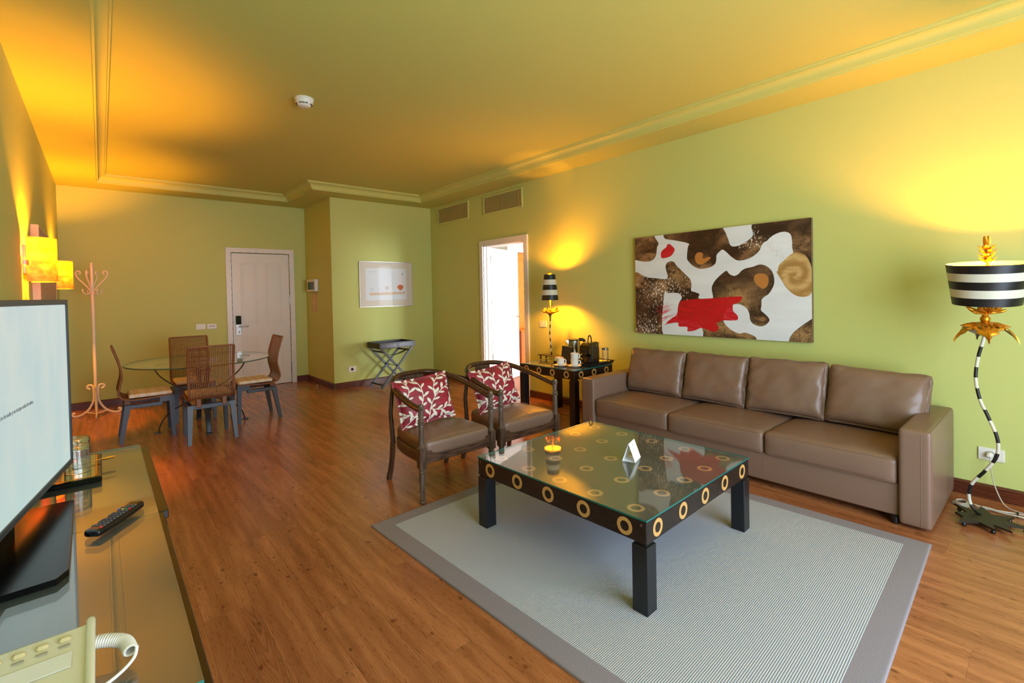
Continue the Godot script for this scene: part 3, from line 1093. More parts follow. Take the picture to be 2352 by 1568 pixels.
func glass_sheet(o: Node3D, a: Vector3, b: Vector3) -> void:
	var g := part("glass_top", MB.new().quad_top(a, b), M.glass, o)
	g.set_meta("label", "clear glass sheet")
	var e := MB.new()
	var t := 0.0006
	e.quad(Vector3(a.x, a.y, b.z), Vector3(b.x, a.y, b.z), Vector3(b.x, b.y, b.z), Vector3(a.x, b.y, b.z))
	e.quad(Vector3(b.x, a.y, a.z), Vector3(a.x, a.y, a.z), Vector3(a.x, b.y, a.z), Vector3(b.x, b.y, a.z))
	e.quad(Vector3(b.x, a.y, b.z), Vector3(b.x, a.y, a.z), Vector3(b.x, b.y, a.z), Vector3(b.x, b.y, b.z))
	e.quad(Vector3(a.x, a.y, a.z), Vector3(a.x, a.y, b.z), Vector3(a.x, b.y, b.z), Vector3(a.x, b.y, a.z))
	var ee := part("glass_edge", e, M.glass_edge, g)
	ee.set_meta("label", "teal cut edge of the glass")


func coffee_table() -> void:
	var c := Vector3(2.169, 0.0115, -1.669)
	var o := thing("coffee_table", "large black coffee table with gold ring inlays and glass top", "coffee table", c, 0.0304)
	inlaid_table(o, 1.046, 1.096, 0.398, 0.094, 0.068, 5, 5, true, 0.088, 0.105, 0.038)
	for s in [[-1, 1], [1, 1], [-1, -1], [1, -1]]:
		part("screw_cap", MB.new().lathe([Vector2(0.006, 0), Vector2(0.006, 0.002), Vector2(0.004, 0.003), Vector2(0, 0.003)], 12, Transform3D(Basis(Vector3(0, 0, 1), PI / 2), Vector3(-0.523, 0.372, s[1] * 0.525))), M.chrome, o)
	# folded tent card
	var k := thing("tent_card", "white folded tent card standing on the glass coffee table", "card", Vector3(2.225, 0.4095, -1.568), deg_to_rad(18.0))
	var im := Image.create(96, 128, false, Image.FORMAT_RGB8)
	im.fill(rgb(240, 240, 242))
	im.fill_rect(Rect2i(45, 18, 6, 8), rgb(70, 90, 100))
	im.fill_rect(Rect2i(38, 30, 20, 2), rgb(150, 165, 175))
	for e in [[52, 54], [58, 60], [64, 34], [84, 60], [90, 62], [96, 30]]: im.fill_rect(Rect2i(48 - e[1] / 2, e[0], e[1], 1), rgb(170, 180, 190))
	im.fill_rect(Rect2i(42, 116, 14, 2), rgb(140, 155, 165))
	var cm := mat(Color.WHITE, 0.45)
	cm.albedo_texture = ImageTexture.create_from_image(im)
	var w := 0.105
	var hh := 0.098
	var hd := 0.036
	for s in [-1.0, 1.0]:
		var m := MB.new()
		var a := Vector3(-w / 2, 0, s * hd)
		var b := Vector3(w / 2, 0, s * hd)
		var t := Vector3(0, hh, -s * hd)
		var tk := Vector3(0, 0.0004, s * 0.0008)
		m.quad(a + tk, b + tk, b + t + tk, a + t + tk, Vector2(0, 1), Vector2(1, 1), Vector2(1, 0), Vector2(0, 0)) if s > 0 else m.quad(b + tk, a + tk, a + t + tk, b + t + tk, Vector2(0, 1), Vector2(1, 1), Vector2(1, 0), Vector2(0, 0))
		var wm := MB.new()
		wm.box((a + b) * 0.5 + t * 0.5, Vector3(w, sqrt(hh * hh + hd * hd), 0.0008), 0.0, Basis(Vector3.RIGHT, -s * atan2(hd, hh)))
		var flap := part("card_flap", wm, mat(rgb(240, 240, 242), 0.5), k)
		part("print", m, cm, flap)
	part("card_base", MB.new().box(Vector3(0, 0.0006, 0), Vector3(w, 0.0008, hd * 2)), mat(rgb(240, 240, 242), 0.5), k)


func sofa() -> void:
	var o := thing("sofa", "long taupe leather sofa with four loose back cushions", "sofa", Vector3(3.75, 0, -1.679))
	var L := M.leather as Material
	# arms
	var xf := 3.35 - 3.75
	var xb := 4.155 - 3.75
	for s in [-1.0, 1.0]:
		var zc: float = s * (1.225 - 0.072)
		var arm := part("arm", MB.new().pillow(Vector3(xb - xf, 0.538, 0.144), 0.022, 14, func(c, q):
			var bul: float = 0.006 * (1.0 - c.x * c.x) * (1.0 - c.y * c.y)
			return q + Vector3(0, 0, signf(c.z) * bul if absf(c.z) > 0.99 else 0.0)).shifted(Vector3((xf + xb) / 2, 0.286, zc)), L, o, 60.0)
		# seam down the front of the arm
		part("seam", MB.new().tube([Vector3(xf - 0.0005, 0.03, zc + 0.028), Vector3(xf - 0.0005, 0.53, zc + 0.028)], 0.0010, 5), M.stitch, arm)
		part("seam", MB.new().tube([Vector3(xf + 0.012, 0.552, zc + 0.066), Vector3(xb - 0.02, 0.552, zc + 0.066)], 0.0010, 5), M.stitch, arm)
	# frame: base front and back
	part("base", MB.new().bb(Vector3(xf + 0.03, 0.045, -1.08), Vector3(xb, 0.235, 1.08), 0.008), L, o)
	part("base_seam", MB.new().tube([Vector3(xf + 0.0295, 0.05, 0.36), Vector3(xf + 0.0295, 0.23, 0.36)], 0.0010, 5), M.stitch, o)
	part("back_frame", MB.new().bb(Vector3(xb - 0.15, 0.235, -1.08), Vector3(xb, 0.60, 1.08), 0.02), L, o)
	for s in [[-0.36, -1.02], [-0.36, 1.06], [0.34, -1.02], [0.34, 1.06]]:
		part("foot", MB.new().lathe([Vector2(0.016, 0), Vector2(0.02, 0.005), Vector2(0.022, 0.046)], 12, Transform3D(Basis(), Vector3(s[0], 0, s[1]))), M.black_plastic, o)
	var nz := FastNoiseLite.new()
	nz.seed = 9
	nz.frequency = 5.0
	# seat cushions
	var zs := [-1.079, -0.356, 0.363, 1.079]
	for k in 3:
		var w: float = zs[k + 1] - zs[k] - 0.004
		var cz: float = (zs[k + 1] + zs[k]) / 2
		var dep := 0.66
		var sc := part("seat_cushion", MB.new().pillow(Vector3(dep, 0.155, w), 0.028, 18, func(c, q):
			var e: float = (1.0 - pow(absf(c.x), 3.0)) * (1.0 - pow(absf(c.z), 4.0))
			if c.y > 0.5: q.y += 0.020 * e + 0.003 * nz.get_noise_2d(q.x * 1.2 + k * 9.0, q.z * 1.2)
			if c.x < -0.98: q.x -= 0.012 * (1.0 - c.y * c.y) * (1.0 - pow(absf(c.z), 6.0)) + 0.002 * nz.get_noise_2d(q.z * 3.0 + k, q.y * 3.0)
			# creases gather at the front corners
			if absf(c.z) > 0.85 and c.x < -0.5: q.y += 0.003 * sin(q.x * 90.0 + k)
			return q).shifted(Vector3(xf + 0.012 + dep / 2, 0.3, cz)), L, o, 70.0)
		part("piping", MB.new().tube([Vector3(xf + 0.010, 0.368, cz - w / 2 + 0.03), Vector3(xf + 0.006, 0.370, cz), Vector3(xf + 0.010, 0.368, cz + w / 2 - 0.03)], 0.0014, 5), M.stitch, sc)
		part("piping", MB.new().tube([Vector3(xf + 0.010, 0.236, cz - w / 2 + 0.03), Vector3(xf + 0.008, 0.235, cz), Vector3(xf + 0.010, 0.236, cz + w / 2 - 0.03)], 0.0014, 5), M.stitch, sc)
	# back cushions
	var bz := [-1.07, -0.495, 0.045, 0.59, 1.145]
	for k in 4:
		var w: float = bz[k + 1] - bz[k] - 0.006
		var cz: float = (bz[k + 1] + bz[k]) / 2
		var hh: float = [0.40, 0.405, 0.41, 0.395][k]
		var tilt: float = [0.24, 0.25, 0.26, 0.30][k]
		var bsx := Basis(Vector3(0, 0, 1), -tilt) * Basis(Vector3.RIGHT, [0.0, 0.012, -0.01, 0.035][k])
		var mb := MB.new().pillow(Vector3(0.19, hh, w), 0.05, 22, func(c, q):
			var e: float = (1.0 - pow(absf(c.y), 2.6)) * (1.0 - pow(absf(c.z), 2.6))
			q.x *= 0.42 + 0.58 * pow(maxf(e, 0.0), 0.45)
			# drawn-out corners
			var cc: float = pow(absf(c.y * c.z), 5.0)
			q.y += signf(c.y) * 0.014 * cc
			q.z += signf(c.z) * 0.010 * cc
			# soft dents and pulls running to the corners
			var n1: float = nz.get_noise_3d(q.y * 0.9 + k * 7.3, q.z * 0.9, 1.0)
			var edge: float = pow(absf(c.z), 3.0)
			var n2: float = sin((c.y * 2.4 + c.z * 1.2 * signf(c.z) + n1 * 1.5) * 7.0)
			if absf(c.x) > 0.5: q.x += signf(c.x) * (0.020 * n1 + 0.0065 * n2 * edge * (1.0 - pow(absf(c.y), 4.0)))
			q.y += 0.006 * nz.get_noise_2d(q.z * 1.6 + k * 3.0, 4.0) * (0.5 + 0.5 * c.y)
			return q)
		var bc := part("back_cushion", mb.turned(bsx).shifted(Vector3(0.165, 0.385 + hh / 2 + 0.005, cz)), L, o, 70.0)
		# welt round the rim
		var loop := []
		for i in 40:
			var a := TAU * i / 40.0
			var pz := signf(cos(a)) * pow(absf(cos(a)), 0.22) * (w / 2 - 0.004)
			var py := signf(sin(a)) * pow(absf(sin(a)), 0.22) * (hh / 2 - 0.004)
			loop.append(bsx * Vector3(-0.018, py, pz) + Vector3(0.165, 0.385 + hh / 2 + 0.005, cz))
		part("welt", MB.new().tube(loop, 0.0028, 5, false, Vector2.ONE, Vector3.ZERO, true), M.leather, bc)


func armchairs() -> void:
	var turned := [Vector2(0.0, 0.0), Vector2(0.014, 0.001), Vector2(0.019, 0.008), Vector2(0.021, 0.016), Vector2(0.017, 0.024), Vector2(0.012, 0.027), Vector2(0.020, 0.033), Vector2(0.021, 0.038), Vector2(0.013, 0.043), Vector2(0.015, 0.05), Vector2(0.019, 0.15), Vector2(0.021, 0.195), Vector2(0.015, 0.199), Vector2(0.022, 0.206), Vector2(0.023, 0.212), Vector2(0.016, 0.218), Vector2(0.022, 0.226), Vector2(0.022, 0.234)]
	var post := [Vector2(0.022, 0.364), Vector2(0.023, 0.372), Vector2(0.0175, 0.378), Vector2(0.0185, 0.39), Vector2(0.0170, 0.50), Vector2(0.0150, 0.512), Vector2(0.0230, 0.518), Vector2(0.0240, 0.525), Vector2(0.0150, 0.531), Vector2(0.0225, 0.537), Vector2(0.0225, 0.544), Vector2(0.0145, 0.550), Vector2(0.0170, 0.560), Vector2(0.0180, 0.606), Vector2(0.0225, 0.612), Vector2(0.0235, 0.622), Vector2(0.0190, 0.628), Vector2(0.0210, 0.634), Vector2(0.0190, 0.641), Vector2(0.010, 0.646), Vector2(0.0, 0.647)]
	var o := thing("armchair", "dark wood horseshoe armchair farther from the side table, by the rug corner", "armchair", Vector3(1.824, 0, -2.685), 0.0, "horseshoe armchairs")
	var hw := 0.285      # half width at the front posts
	for s in [-1.0, 1.0]:
		var at := Transform3D(Basis(), Vector3(s * hw, 0, 0))
		var l := part("front_leg", MB.new().lathe(turned, 20, at), M.turned_wood, o, 35.0)
		part("block", MB.new().box(Vector3(s * hw, 0.299, 0), Vector3(0.050, 0.13, 0.050), 0.003), M.dark_wood, l)
		part("post", MB.new().lathe(post, 24, at), M.turned_wood, l, 35.0)
	# horseshoe rail
	var rail := []
	for i in 41:
		var u := i / 40.0
		var a := PI * u
		var x := -cos(a)
		var dz := sin(a)
		var px: float = (hw + 0.040 * sin(PI / 2 * dz)) * signf(x) * pow(absf(x), 0.64)
		var pz: float = -0.596 * pow(dz, 0.97)
		var y: float = 0.608 + 0.140 * pow(clampf(-pz / 0.596, 0, 1), 1.2)
		rail.append(Vector3(px, y, pz))
	part("rail", MB.new().tube(rail, 0.024, 10, true, Vector2(1.0, 0.82), Vector3.UP), M.dark_rail, o, 60.0)
	# rear legs, continuing up as back stiles
	for s in [-1.0, 1.0]:
		part("rear_leg", MB.new().tube(smooth_path([Vector3(s * 0.250, 0.0, -0.545), Vector3(s * 0.240, 0.12, -0.515), Vector3(s * 0.235, 0.28, -0.495)], 5), 0.021, 6, true, Vector2(1.1, 0.9)), M.dark_wood, o, 60.0)
		part("back_stile", MB.new().tube([Vector3(s * 0.235, 0.27, -0.495), Vector3(s * 0.25, 0.50, -0.495), rail[12 if s < 0 else 28]], [0.019, 0.016, 0.014], 8), M.dark_wood, o, 60.0)
	# aprons round the seat
	part("front_apron", MB.new().box(Vector3(0, 0.300, 0.004), Vector3(hw * 2 - 0.05, 0.085, 0.030), 0.003), M.dark_apron, o)
	var side := []
	for i in 25:
		var u := i / 24.0
		var a := PI * u
		var x := -cos(a)
		side.append(Vector3(0.280 * signf(x) * pow(absf(x), 0.45), 0.295, -0.03 - 0.485 * pow(sin(a), 0.75)))
	part("side_apron", MB.new().tube(side, 0.04, 8, true, Vector2(0.34, 0.95), Vector3.UP), M.dark_apron, o, 50.0)
	# back splat
	part("splat", MB.new().box(Vector3(0, 0.56, -0.562), Vector3(0.155, 0.38, 0.012), 0.003, Basis(Vector3.RIGHT, -0.14)), M.dark_wood, o)
	# leather seat
	var nz := FastNoiseLite.new()
	nz.seed = 2
	nz.frequency = 6.0
	var seat := part("seat", MB.new().pillow(Vector3(0.530, 0.105, 0.50), 0.032, 20, func(c, q):
		# taper to the back, domed top
		var k: float = 1.0 - 0.20 * pow(clampf(0.5 - c.z * 0.5, 0, 1), 2.0)
		q.x *= k
		var e: float = (1.0 - pow(absf(c.x), 2.5)) * (1.0 - pow(absf(c.z), 2.5))
		if c.y > 0.5: q.y += 0.028 * e
		if c.z > 0.98: q.z += 0.014 * (1.0 - pow(absf(c.x), 3.0))
		return q).shifted(Vector3(0, 0.350, -0.237)), M.leather, o, 70.0)
	var arc := []
	for i in 17:
		var x := lerpf(-0.24, 0.24, i / 16.0)
		arc.append(Vector3(x, 0.406 + 0.024 * (1.0 - pow(absf(x / 0.262), 2.5)) * (1.0 - pow(absf(0.12), 2.5)), -0.28 - 0.05 * (1.0 - pow(x / 0.24, 2.0))))
	part("seam", MB.new().tube(arc, 0.0017, 5), M.stitch, seat)
	part("seam", MB.new().tube([Vector3(0, 0.4295, -0.30), Vector3(0, 0.4295, -0.2), Vector3(0, 0.4255, -0.1), Vector3(0, 0.412, -0.025), Vector3(0, 0.393, 0.018), Vector3(0, 0.350, 0.0275)], 0.0017, 5), M.stitch, seat)
	copy(o, "armchair", "dark wood horseshoe armchair between its twin and the side table", Vector3(2.478, 0, -2.672), 0.0)
	pillows()


func pillows() -> void:
	var im := Image.create(512, 512, false, Image.FORMAT_RGB8)
	im.fill(rgb(150, 22, 40))
	var nz := FastNoiseLite.new()
	nz.seed = 31
	nz.frequency = 0.011
	for y in 512:
		for x in 512:
			var k := 0.5 + 0.5 * nz.get_noise_2d(x * 0.6, y * 2.2)
			im.set_pixel(x, y, rgb(112, 12, 34).lerp(rgb(176, 28, 48), clampf(k * 1.3 - 0.15, 0, 1)))
	var cream := func(_x, _y, _c): return rgb(224, 214, 196)
	var r := RandomNumberGenerator.new()
	r.seed = 12
	var stems := [
		[Vector2(0.02, 0.98), Vector2(0.22, 0.80), Vector2(0.38, 0.56), Vector2(0.42, 0.30), Vector2(0.36, 0.06)],
		[Vector2(0.46, 1.0), Vector2(0.50, 0.72), Vector2(0.62, 0.50), Vector2(0.82, 0.36), Vector2(0.98, 0.30)],
		[Vector2(0.0, 0.52), Vector2(0.14, 0.44), Vector2(0.22, 0.24), Vector2(0.16, 0.02)],
		[Vector2(0.62, 0.5), Vector2(0.64, 0.28), Vector2(0.78, 0.10), Vector2(0.97, 0.04)],
		[Vector2(0.50, 0.72), Vector2(0.68, 0.78), Vector2(0.86, 0.72), Vector2(0.98, 0.58)],
		[Vector2(0.22, 0.80), Vector2(0.10, 0.72), Vector2(0.03, 0.76)],
		[Vector2(0.68, 0.78), Vector2(0.78, 0.90), Vector2(0.92, 0.96)],
		[Vector2(0.22, 0.80), Vector2(0.32, 0.90), Vector2(0.34, 0.99)]]
	for st in stems:
		var pts := smooth_path(st, 14)
		var lf := []
		var rt := []
		for i in pts.size():
			var d: Vector2 = (pts[mini(i + 1, pts.size() - 1)] - pts[maxi(i - 1, 0)]).normalized()
			var nn := Vector2(-d.y, d.x) * 0.0075
			lf.append(pts[i] + nn)
			rt.append(pts[i] - nn)
		rt.reverse()
		fill_poly(im, lf + rt, cream)
		var side := 1.0
		for i in range(4, pts.size() - 1, 5):
			var d: Vector2 = (pts[mini(i + 1, pts.size() - 1)] - pts[maxi(i - 1, 0)]).normalized()
			leaf(im, pts[i], d.rotated(side * r.randf_range(0.55, 0.85)), r.randf_range(0.12, 0.17), cream)
			side = -side
		var e: Vector2 = (pts[-1] - pts[-2]).normalized()
		leaf(im, pts[-1] - e * 0.02, e, 0.15, cream)
	var m := mat(Color.WHITE, 0.55)
	m.albedo_texture = ImageTexture.create_from_image(im)
	m.rim_enabled = true
	m.rim = 0.2
	var hole := FastNoiseLite.new()
	hole.seed = 8
	hole.frequency = 7.0
	var mb := MB.new().pillow(Vector3(0.455, 0.345, 0.13), 0.06, 24, func(c, q):
		var e: float = (1.0 - pow(absf(c.x), 2.2)) * (1.0 - pow(absf(c.y), 2.2))
		q.z *= 0.03 + 0.97 * pow(maxf(e, 0.0), 0.55)
		var k: float = 1.0 - 0.06 * (1.0 - pow(absf(c.x), 2.0)) * pow(absf(c.y), 4.0)
		q.y *= k
		q.x *= 1.0 - 0.06 * (1.0 - pow(absf(c.y), 2.0)) * pow(absf(c.x), 4.0)
		var cc: float = pow(absf(c.x * c.y), 5.0)
		q += Vector3(signf(c.x), signf(c.y), 0) * 0.016 * cc
		if absf(c.z) > 0.5: q.z += signf(c.z) * 0.006 * hole.get_noise_2d(q.x, q.y)
		return q).commit(80.0)
	var lab := ["red throw pillow with cream leaf vines in the free-standing armchair", "red throw pillow with cream leaf vines in the armchair next to the side table"]
	for k in 2:
		var p := thing("throw_pillow", lab[k], "pillow", [Vector3(1.758, 0.592, -3.010), Vector3(2.402, 0.592, -2.995)][k], 0.0, "leaf-pattern throw pillows")
		p.basis = Basis(Vector3.UP, [-0.02, 0.03][k]) * Basis(Vector3.RIGHT, -0.30) * Basis(Vector3(0, 0, 1), [0.07, 0.10][k])
		part("cover", mb, m, p)


func leaf(im: Image, at: Vector2, d: Vector2, l: float, paint: Callable) -> void:
	var n := Vector2(-d.y, d.x)
	var a := []
	var b := []
	for i in 11:
		var u := i / 10.0
		var w := 0.27 * l * pow(sin(PI * pow(u, 1.35)), 0.8) * 0.62 + (0.004 if u < 0.3 else 0.0)
		a.append(at + d * l * u + n * w)
		b.append(at + d * l * u - n * w)
	b.reverse()
	fill_poly(im, a + b, paint)


# ---------------------------------------------------------------- painting over the sofa
func uv_list(n: Array) -> Array:
	var out := []
	for i in range(0, n.size(), 2): out.append(Vector2(n[i], n[i + 1]) / 1000.0)
	return out


func painting() -> void:
	var white_net := uv_list([-24, 228, -1, 230, 55, 252, 105, 257, 137, 233, 153, 190, 160, 119, 170, 80, 152, 33, 139, -10, 140, -28, 205, -26, 204, -1, 219, 43, 288, 71, 367, 111, 363, 146, 356, 248, 370, 292, 396, 332, 428, 358, 460, 360, 497, 349, 523, 323, 531, 283, 532, 246, 545, 219, 567, 197, 589, 224, 618, 272, 649, 304, 684, 302, 717, 286, 744, 258, 761, 229, 770, 192, 781, 167, 799, 151, 812, 130, 834, 107, 869, 90, 894, 98, 910, 123, 915, 175, 917, 241, 932, 316, 971, 422, 993, 567, 1008, 610, 1010, 778, 990, 819, 962, 856, 925, 910, 904, 956, 879, 1017, 760, 1029, 736, 977, 704, 953, 681, 944, 652, 954, 619, 935, 590, 901, 571, 862, 566, 829, 575, 764, 598, 715, 632, 693, 665, 699, 693, 730, 706, 777, 709, 823, 723, 862, 759, 884, 786, 870, 805, 835, 800, 804, 783, 774, 765, 744, 768, 698, 769, 652, 785, 625, 802, 607, 820, 562, 831, 509, 828, 449, 816, 403, 792, 366, 761, 351, 725, 368, 693, 377, 669, 395, 654, 422, 633, 440, 611, 431, 597, 410, 587, 391, 562, 416, 526, 470, 507, 519, 503, 560, 508, 642, 467, 650, 430, 642, 422, 633, 429, 600, 404, 581, 379, 565, 382, 505, 373, 454, 346, 409, 318, 364, 290, 319, 274, 282, 251, 270, 224, 287, 217, 330, 228, 402, 227, 437, 201, 444, 146, 432, 90, 420, 46, 390, 20, 365, -26, 348])
	var white_block := uv_list([204, 600, 228, 585, 281, 584, 309, 599, 320, 637, 302, 684, 292, 763, 300, 849, 356, 847, 431, 886, 431, 1029, 203, 1050])
	var white_top := uv_list([577, -27, 711, -26, 722, 31, 730, 79, 724, 108, 705, 133, 672, 163, 634, 178, 610, 163, 598, 105, 587, 55])
	var tan_blob := uv_list([920, 271, 874, 333, 853, 368, 848, 412, 843, 423, 864, 488, 884, 549, 913, 601, 941, 627, 969, 631, 993, 614, 1003, 567, 1002, 424, 984, 322, 957, 279])
	var kidney := uv_list([406, 236, 420, 208, 441, 206, 456, 225, 451, 254, 461, 267, 483, 257, 499, 259, 490, 283, 466, 305, 445, 322, 418, 309, 408, 278])
	var spot := uv_list([731, 458, 747, 432, 774, 428, 796, 447, 804, 485, 799, 530, 781, 559, 759, 544, 737, 505])
	var red_small := uv_list([186, 185, 199, 151, 223, 127, 230, 102, 247, 100, 270, 134, 278, 161, 263, 203, 239, 226, 192, 232])
	var red_big := uv_list([314, 667, 381, 650, 508, 638, 657, 624, 666, 651, 646, 683, 622, 695, 619, 739, 624, 763, 640, 787, 647, 818, 635, 838, 571, 841, 546, 855, 526, 872, 540, 904, 530, 942, 499, 950, 442, 919, 398, 947, 354, 957, 352, 916, 299, 915, 291, 876, 218, 893, 242, 852, 286, 798, 296, 728])
	var w := 900
	var h := 540
	var im := Image.create(w, h, false, Image.FORMAT_RGB8)
	var nz := FastNoiseLite.new()
	nz.seed = 14
	nz.frequency = 1.0
	nz.fractal_octaves = 4
	var nb := FastNoiseLite.new()
	nb.seed = 77
	nb.frequency = 1.0
	nb.fractal_octaves = 3
	# brown ground: washes from near black to ochre, flecked where the white canvas shows
	for y in h:
		for x in w:
			var u := float(x) / w
			var v := float(y) / h
			var wp := nb.get_noise_2d(u * 6.0, v * 6.0) * 0.35
			var k := 0.46 + 1.25 * nz.get_noise_2d(u * 4.0 + wp, v * 3.4 - wp)
			var st := nb.get_noise_2d(u * 64.0 + wp * 20.0, v * 13.0) * 0.34 + nb.get_noise_2d(u * 22.0, v * 60.0 + wp * 12.0) * 0.18
			var c := rgb(40, 25, 18).lerp(rgb(168, 126, 84), clampf(k * 0.85 + st, 0, 1))
			# dark washes and ochre passages where the photograph has them
			var spots := [[0.06, 0.80, 0.10, 0.16, 0.0], [0.42, 0.17, 0.12, 0.10, 0.0], [0.66, 0.42, 0.14, 0.12, 0.0], [0.36, 0.02, 0.10, 0.06, 0.0], [0.80, 0.06, 0.16, 0.10, 0.1], [0.62, 0.66, 0.10, 0.14, 1.0], [0.97, 0.94, 0.08, 0.10, 0.9], [0.66, 0.92, 0.12, 0.06, 0.9], [0.30, 0.42, 0.06, 0.08, 0.8], [0.62, 0.90, 0.2, 0.05, 0.8]]
			for s in spots:
				var q := pow((u - s[0]) / s[2], 2.0) + pow((v - s[1]) / s[3], 2.0)
				if q < 4.0: c = c.lerp(rgb(34, 22, 18) if s[4] < 0.5 else rgb(176, 138, 88), 0.9 * exp(-q * 0.8) * clampf(0.8 + st * 2.0, 0, 1))
			var fl := nb.get_noise_2d(u * 80.0 + v * 14.0, v * 24.0 - u * 10.0)
			var zone := maxf(exp(-pow((u - 0.19) / 0.13, 2.0) - pow((v - 0.56) / 0.14, 2.0)), maxf(exp(-pow((u - 0.08) / 0.10, 2.0) - pow((v - 0.95) / 0.12, 2.0)), exp(-pow((u - 0.72) / 0.06, 2.0) - pow((v - 0.14) / 0.08, 2.0)) * 0.8))
			if fl > 0.52 - 0.36 * zone and zone > 0.08: c = rgb(222, 214, 202)
			im.set_pixel(x, y, c)
	var white := func(x, y, _c):
		var k: float = nz.get_noise_2d(x * 0.004, y * 0.012) * 0.03
		return Color(0.895 + k, 0.905 + k, 0.925 + k)
	fill_poly(im, smooth_path(white_net, 4, true), white)
	fill_poly(im, smooth_path(white_block, 4, true), white)
	fill_poly(im, smooth_path(white_top, 4, true), white)
	# dribbles over the white
	var r := RandomNumberGenerator.new()
	r.seed = 5
	for k in 240:
		var u := r.randf()
		im.set_pixel(clampi(int((0.80 + 0.11 * u + r.randfn(0.0, 0.012)) * w), 0, w - 1), clampi(int((0.17 + 0.22 * u + r.randfn(0.0, 0.02)) * h), 0, h - 1), rgb(120, 80, 50))
	var tan_paint := func(x, y, c: Color):
		var u := float(x) / w - 0.925
		var v := float(y) / h - 0.46
		var a := sqrt(u * u * 3.0 + v * v)
		var k := 0.5 + 0.5 * sin(a * 62.0 + atan2(v, u) * 1.2) + nb.get_noise_2d(x * 0.02, y * 0.05) * 0.5
		return rgb(168, 126, 68).lerp(rgb(206, 170, 112), clampf(k, 0, 1))
	fill_poly(im, smooth_path(tan_blob, 4, true), tan_paint)
	var ochre := func(_x, _y, _c): return rgb(188, 122, 58)
	fill_poly(im, smooth_path(kidney, 4, true), ochre)
	fill_poly(im, smooth_path(spot, 4, true), ochre)
	var red := func(x, y, c: Color):
		var k := nb.get_noise_2d(x * 0.012, y * 0.07)
		return rgb(206, 6, 22).lerp(c, 0.06 + 0.26 * clampf(k + 0.1, 0, 1))
	fill_poly(im, smooth_path(red_small, 4, true), red)
	fill_poly(im, smooth_path(red_big, 3, true), red)
	# dry bristle ends of the big stroke
	for k in 26:
		var p := Vector2(r.randf_range(0.16, 0.27), r.randf_range(0.70, 0.90))
		var d := Vector2(0.07, -0.055) * r.randf_range(0.5, 1.1)
		var nn := Vector2(-d.y, d.x).normalized() * r.randf_range(0.0008, 0.003)
		fill_poly(im, [p - d * 0.5, p + nn, p + d, p - nn], red)
	var m := mat(Color.WHITE, 0.48)
	m.albedo_texture = ImageTexture.create_from_image(im)
	# canvas on stretchers: front faces -x; u runs towards +z
	var o := thing("abstract_painting", "large abstract canvas of brown, white and red shapes above the sofa", "painting", Vector3(XR, 1.4, -2.052))
	var mb := MB.new()
	var hw := 0.796
	var hh := 0.483
	var f := -0.038
	mb.quad(Vector3(f, -hh, -hw), Vector3(f, -hh, hw), Vector3(f, hh, hw), Vector3(f, hh, -hw), Vector2(0, 1), Vector2(1, 1), Vector2(1, 0), Vector2(0, 0))
	var face := part("painted_face", mb, m, o)
	face.set_meta("label", "painted canvas face")
	part("canvas_edge", MB.new().bb(Vector3(f + 0.0006, -hh, -hw), Vector3(-0.002, hh, hw), 0.002), mat(rgb(120, 96, 70), 0.7), o)


# ---------------------------------------------------------------- lamps
func bulb(o: Node3D, at: Vector3, r: float, c: Color, energy: float, glow := 14.0) -> void:
	var m := mat(rgb(255, 240, 210), 0.4)
	m.emission_enabled = true
	m.emission = c
	m.emission_energy_multiplier = glow
	part("bulb", MB.new().lathe([Vector2(0.0, -r), Vector2(r * 0.6, -r * 0.8), Vector2(r, 0), Vector2(r * 0.8, r * 0.6), Vector2(r * 0.4, r * 1.1), Vector2(r * 0.4, r * 1.6), Vector2(0, r * 1.6)], 14, Transform3D(Basis(), at)), m, o)
	var l := OmniLight3D.new()
	l.name = "bulb_light"
	l.light_color = c
	l.light_energy = energy
	l.light_size = r
	l.omni_range = 14.0
	l.omni_attenuation = 2.0
	l.shadow_enabled = true
	o.add_child(l, true)
	l.position = at


# cone shade of alternating bands: returns the parent node of the bands
func banded_shade(o: Node3D, xf: Transform3D, r0: float, r1: float, h: float, bands: Array, closed_bottom: bool) -> void:
	var sh := Node3D.new()
	sh.name = "shade"
	o.add_child(sh, true)
	sh.transform = xf
	var n := bands.size()
	for k in n:
		var a := float(k) / n
		var b := float(k + 1) / n
		var mb := MB.new().lathe([Vector2(lerpf(r0, r1, a), h * a), Vector2(lerpf(r0, r1, b), h * b)], 48, Transform3D(), false)
		part("band", mb, M.shade_cream if bands[k] else M.shade_black, sh)
	# white lining
	var lin := mat(rgb(250, 240, 220), 0.7)
	var mb2 := MB.new().lathe([Vector2(r1, h), Vector2(r1 - 0.003, h), Vector2(r0 - 0.003, 0.0), Vector2(r0, 0.0)], 48, Transform3D(), false)
	part("lining", mb2, lin, sh)
	if closed_bottom: part("bottom_disc", MB.new().lathe([Vector2(r0 - 0.004, 0.004), Vector2(r0 - 0.004, 0.007)], 40), lin, sh)


func striped_pole(o: Node3D, pts: Array, r: float, n: int, first_black: bool) -> void:
	var p := smooth_path(pts, 10)
	var ln := [0.0]
	for i in range(1, p.size()): ln.append(ln[-1] + p[i].distance_to(p[i - 1]))
	var at := func(s: float) -> Vector3:
		for i in range(1, p.size()):
			if ln[i] >= s: return p[i - 1].lerp(p[i], (s - ln[i - 1]) / maxf(ln[i] - ln[i - 1], 1e-6))
		return p[-1]
	for k in n:
		var a: float = ln[-1] * k / n
		var b: float = ln[-1] * (k + 1) / n
		var q := []
		for j in 6: q.append(at.call(lerpf(a, b, j / 5.0)))
		part("pole_band", MB.new().tube(q, r, 10, true), M.shade_black if (k % 2 == 0) == first_black else M.shade_cream, o, 60.0)


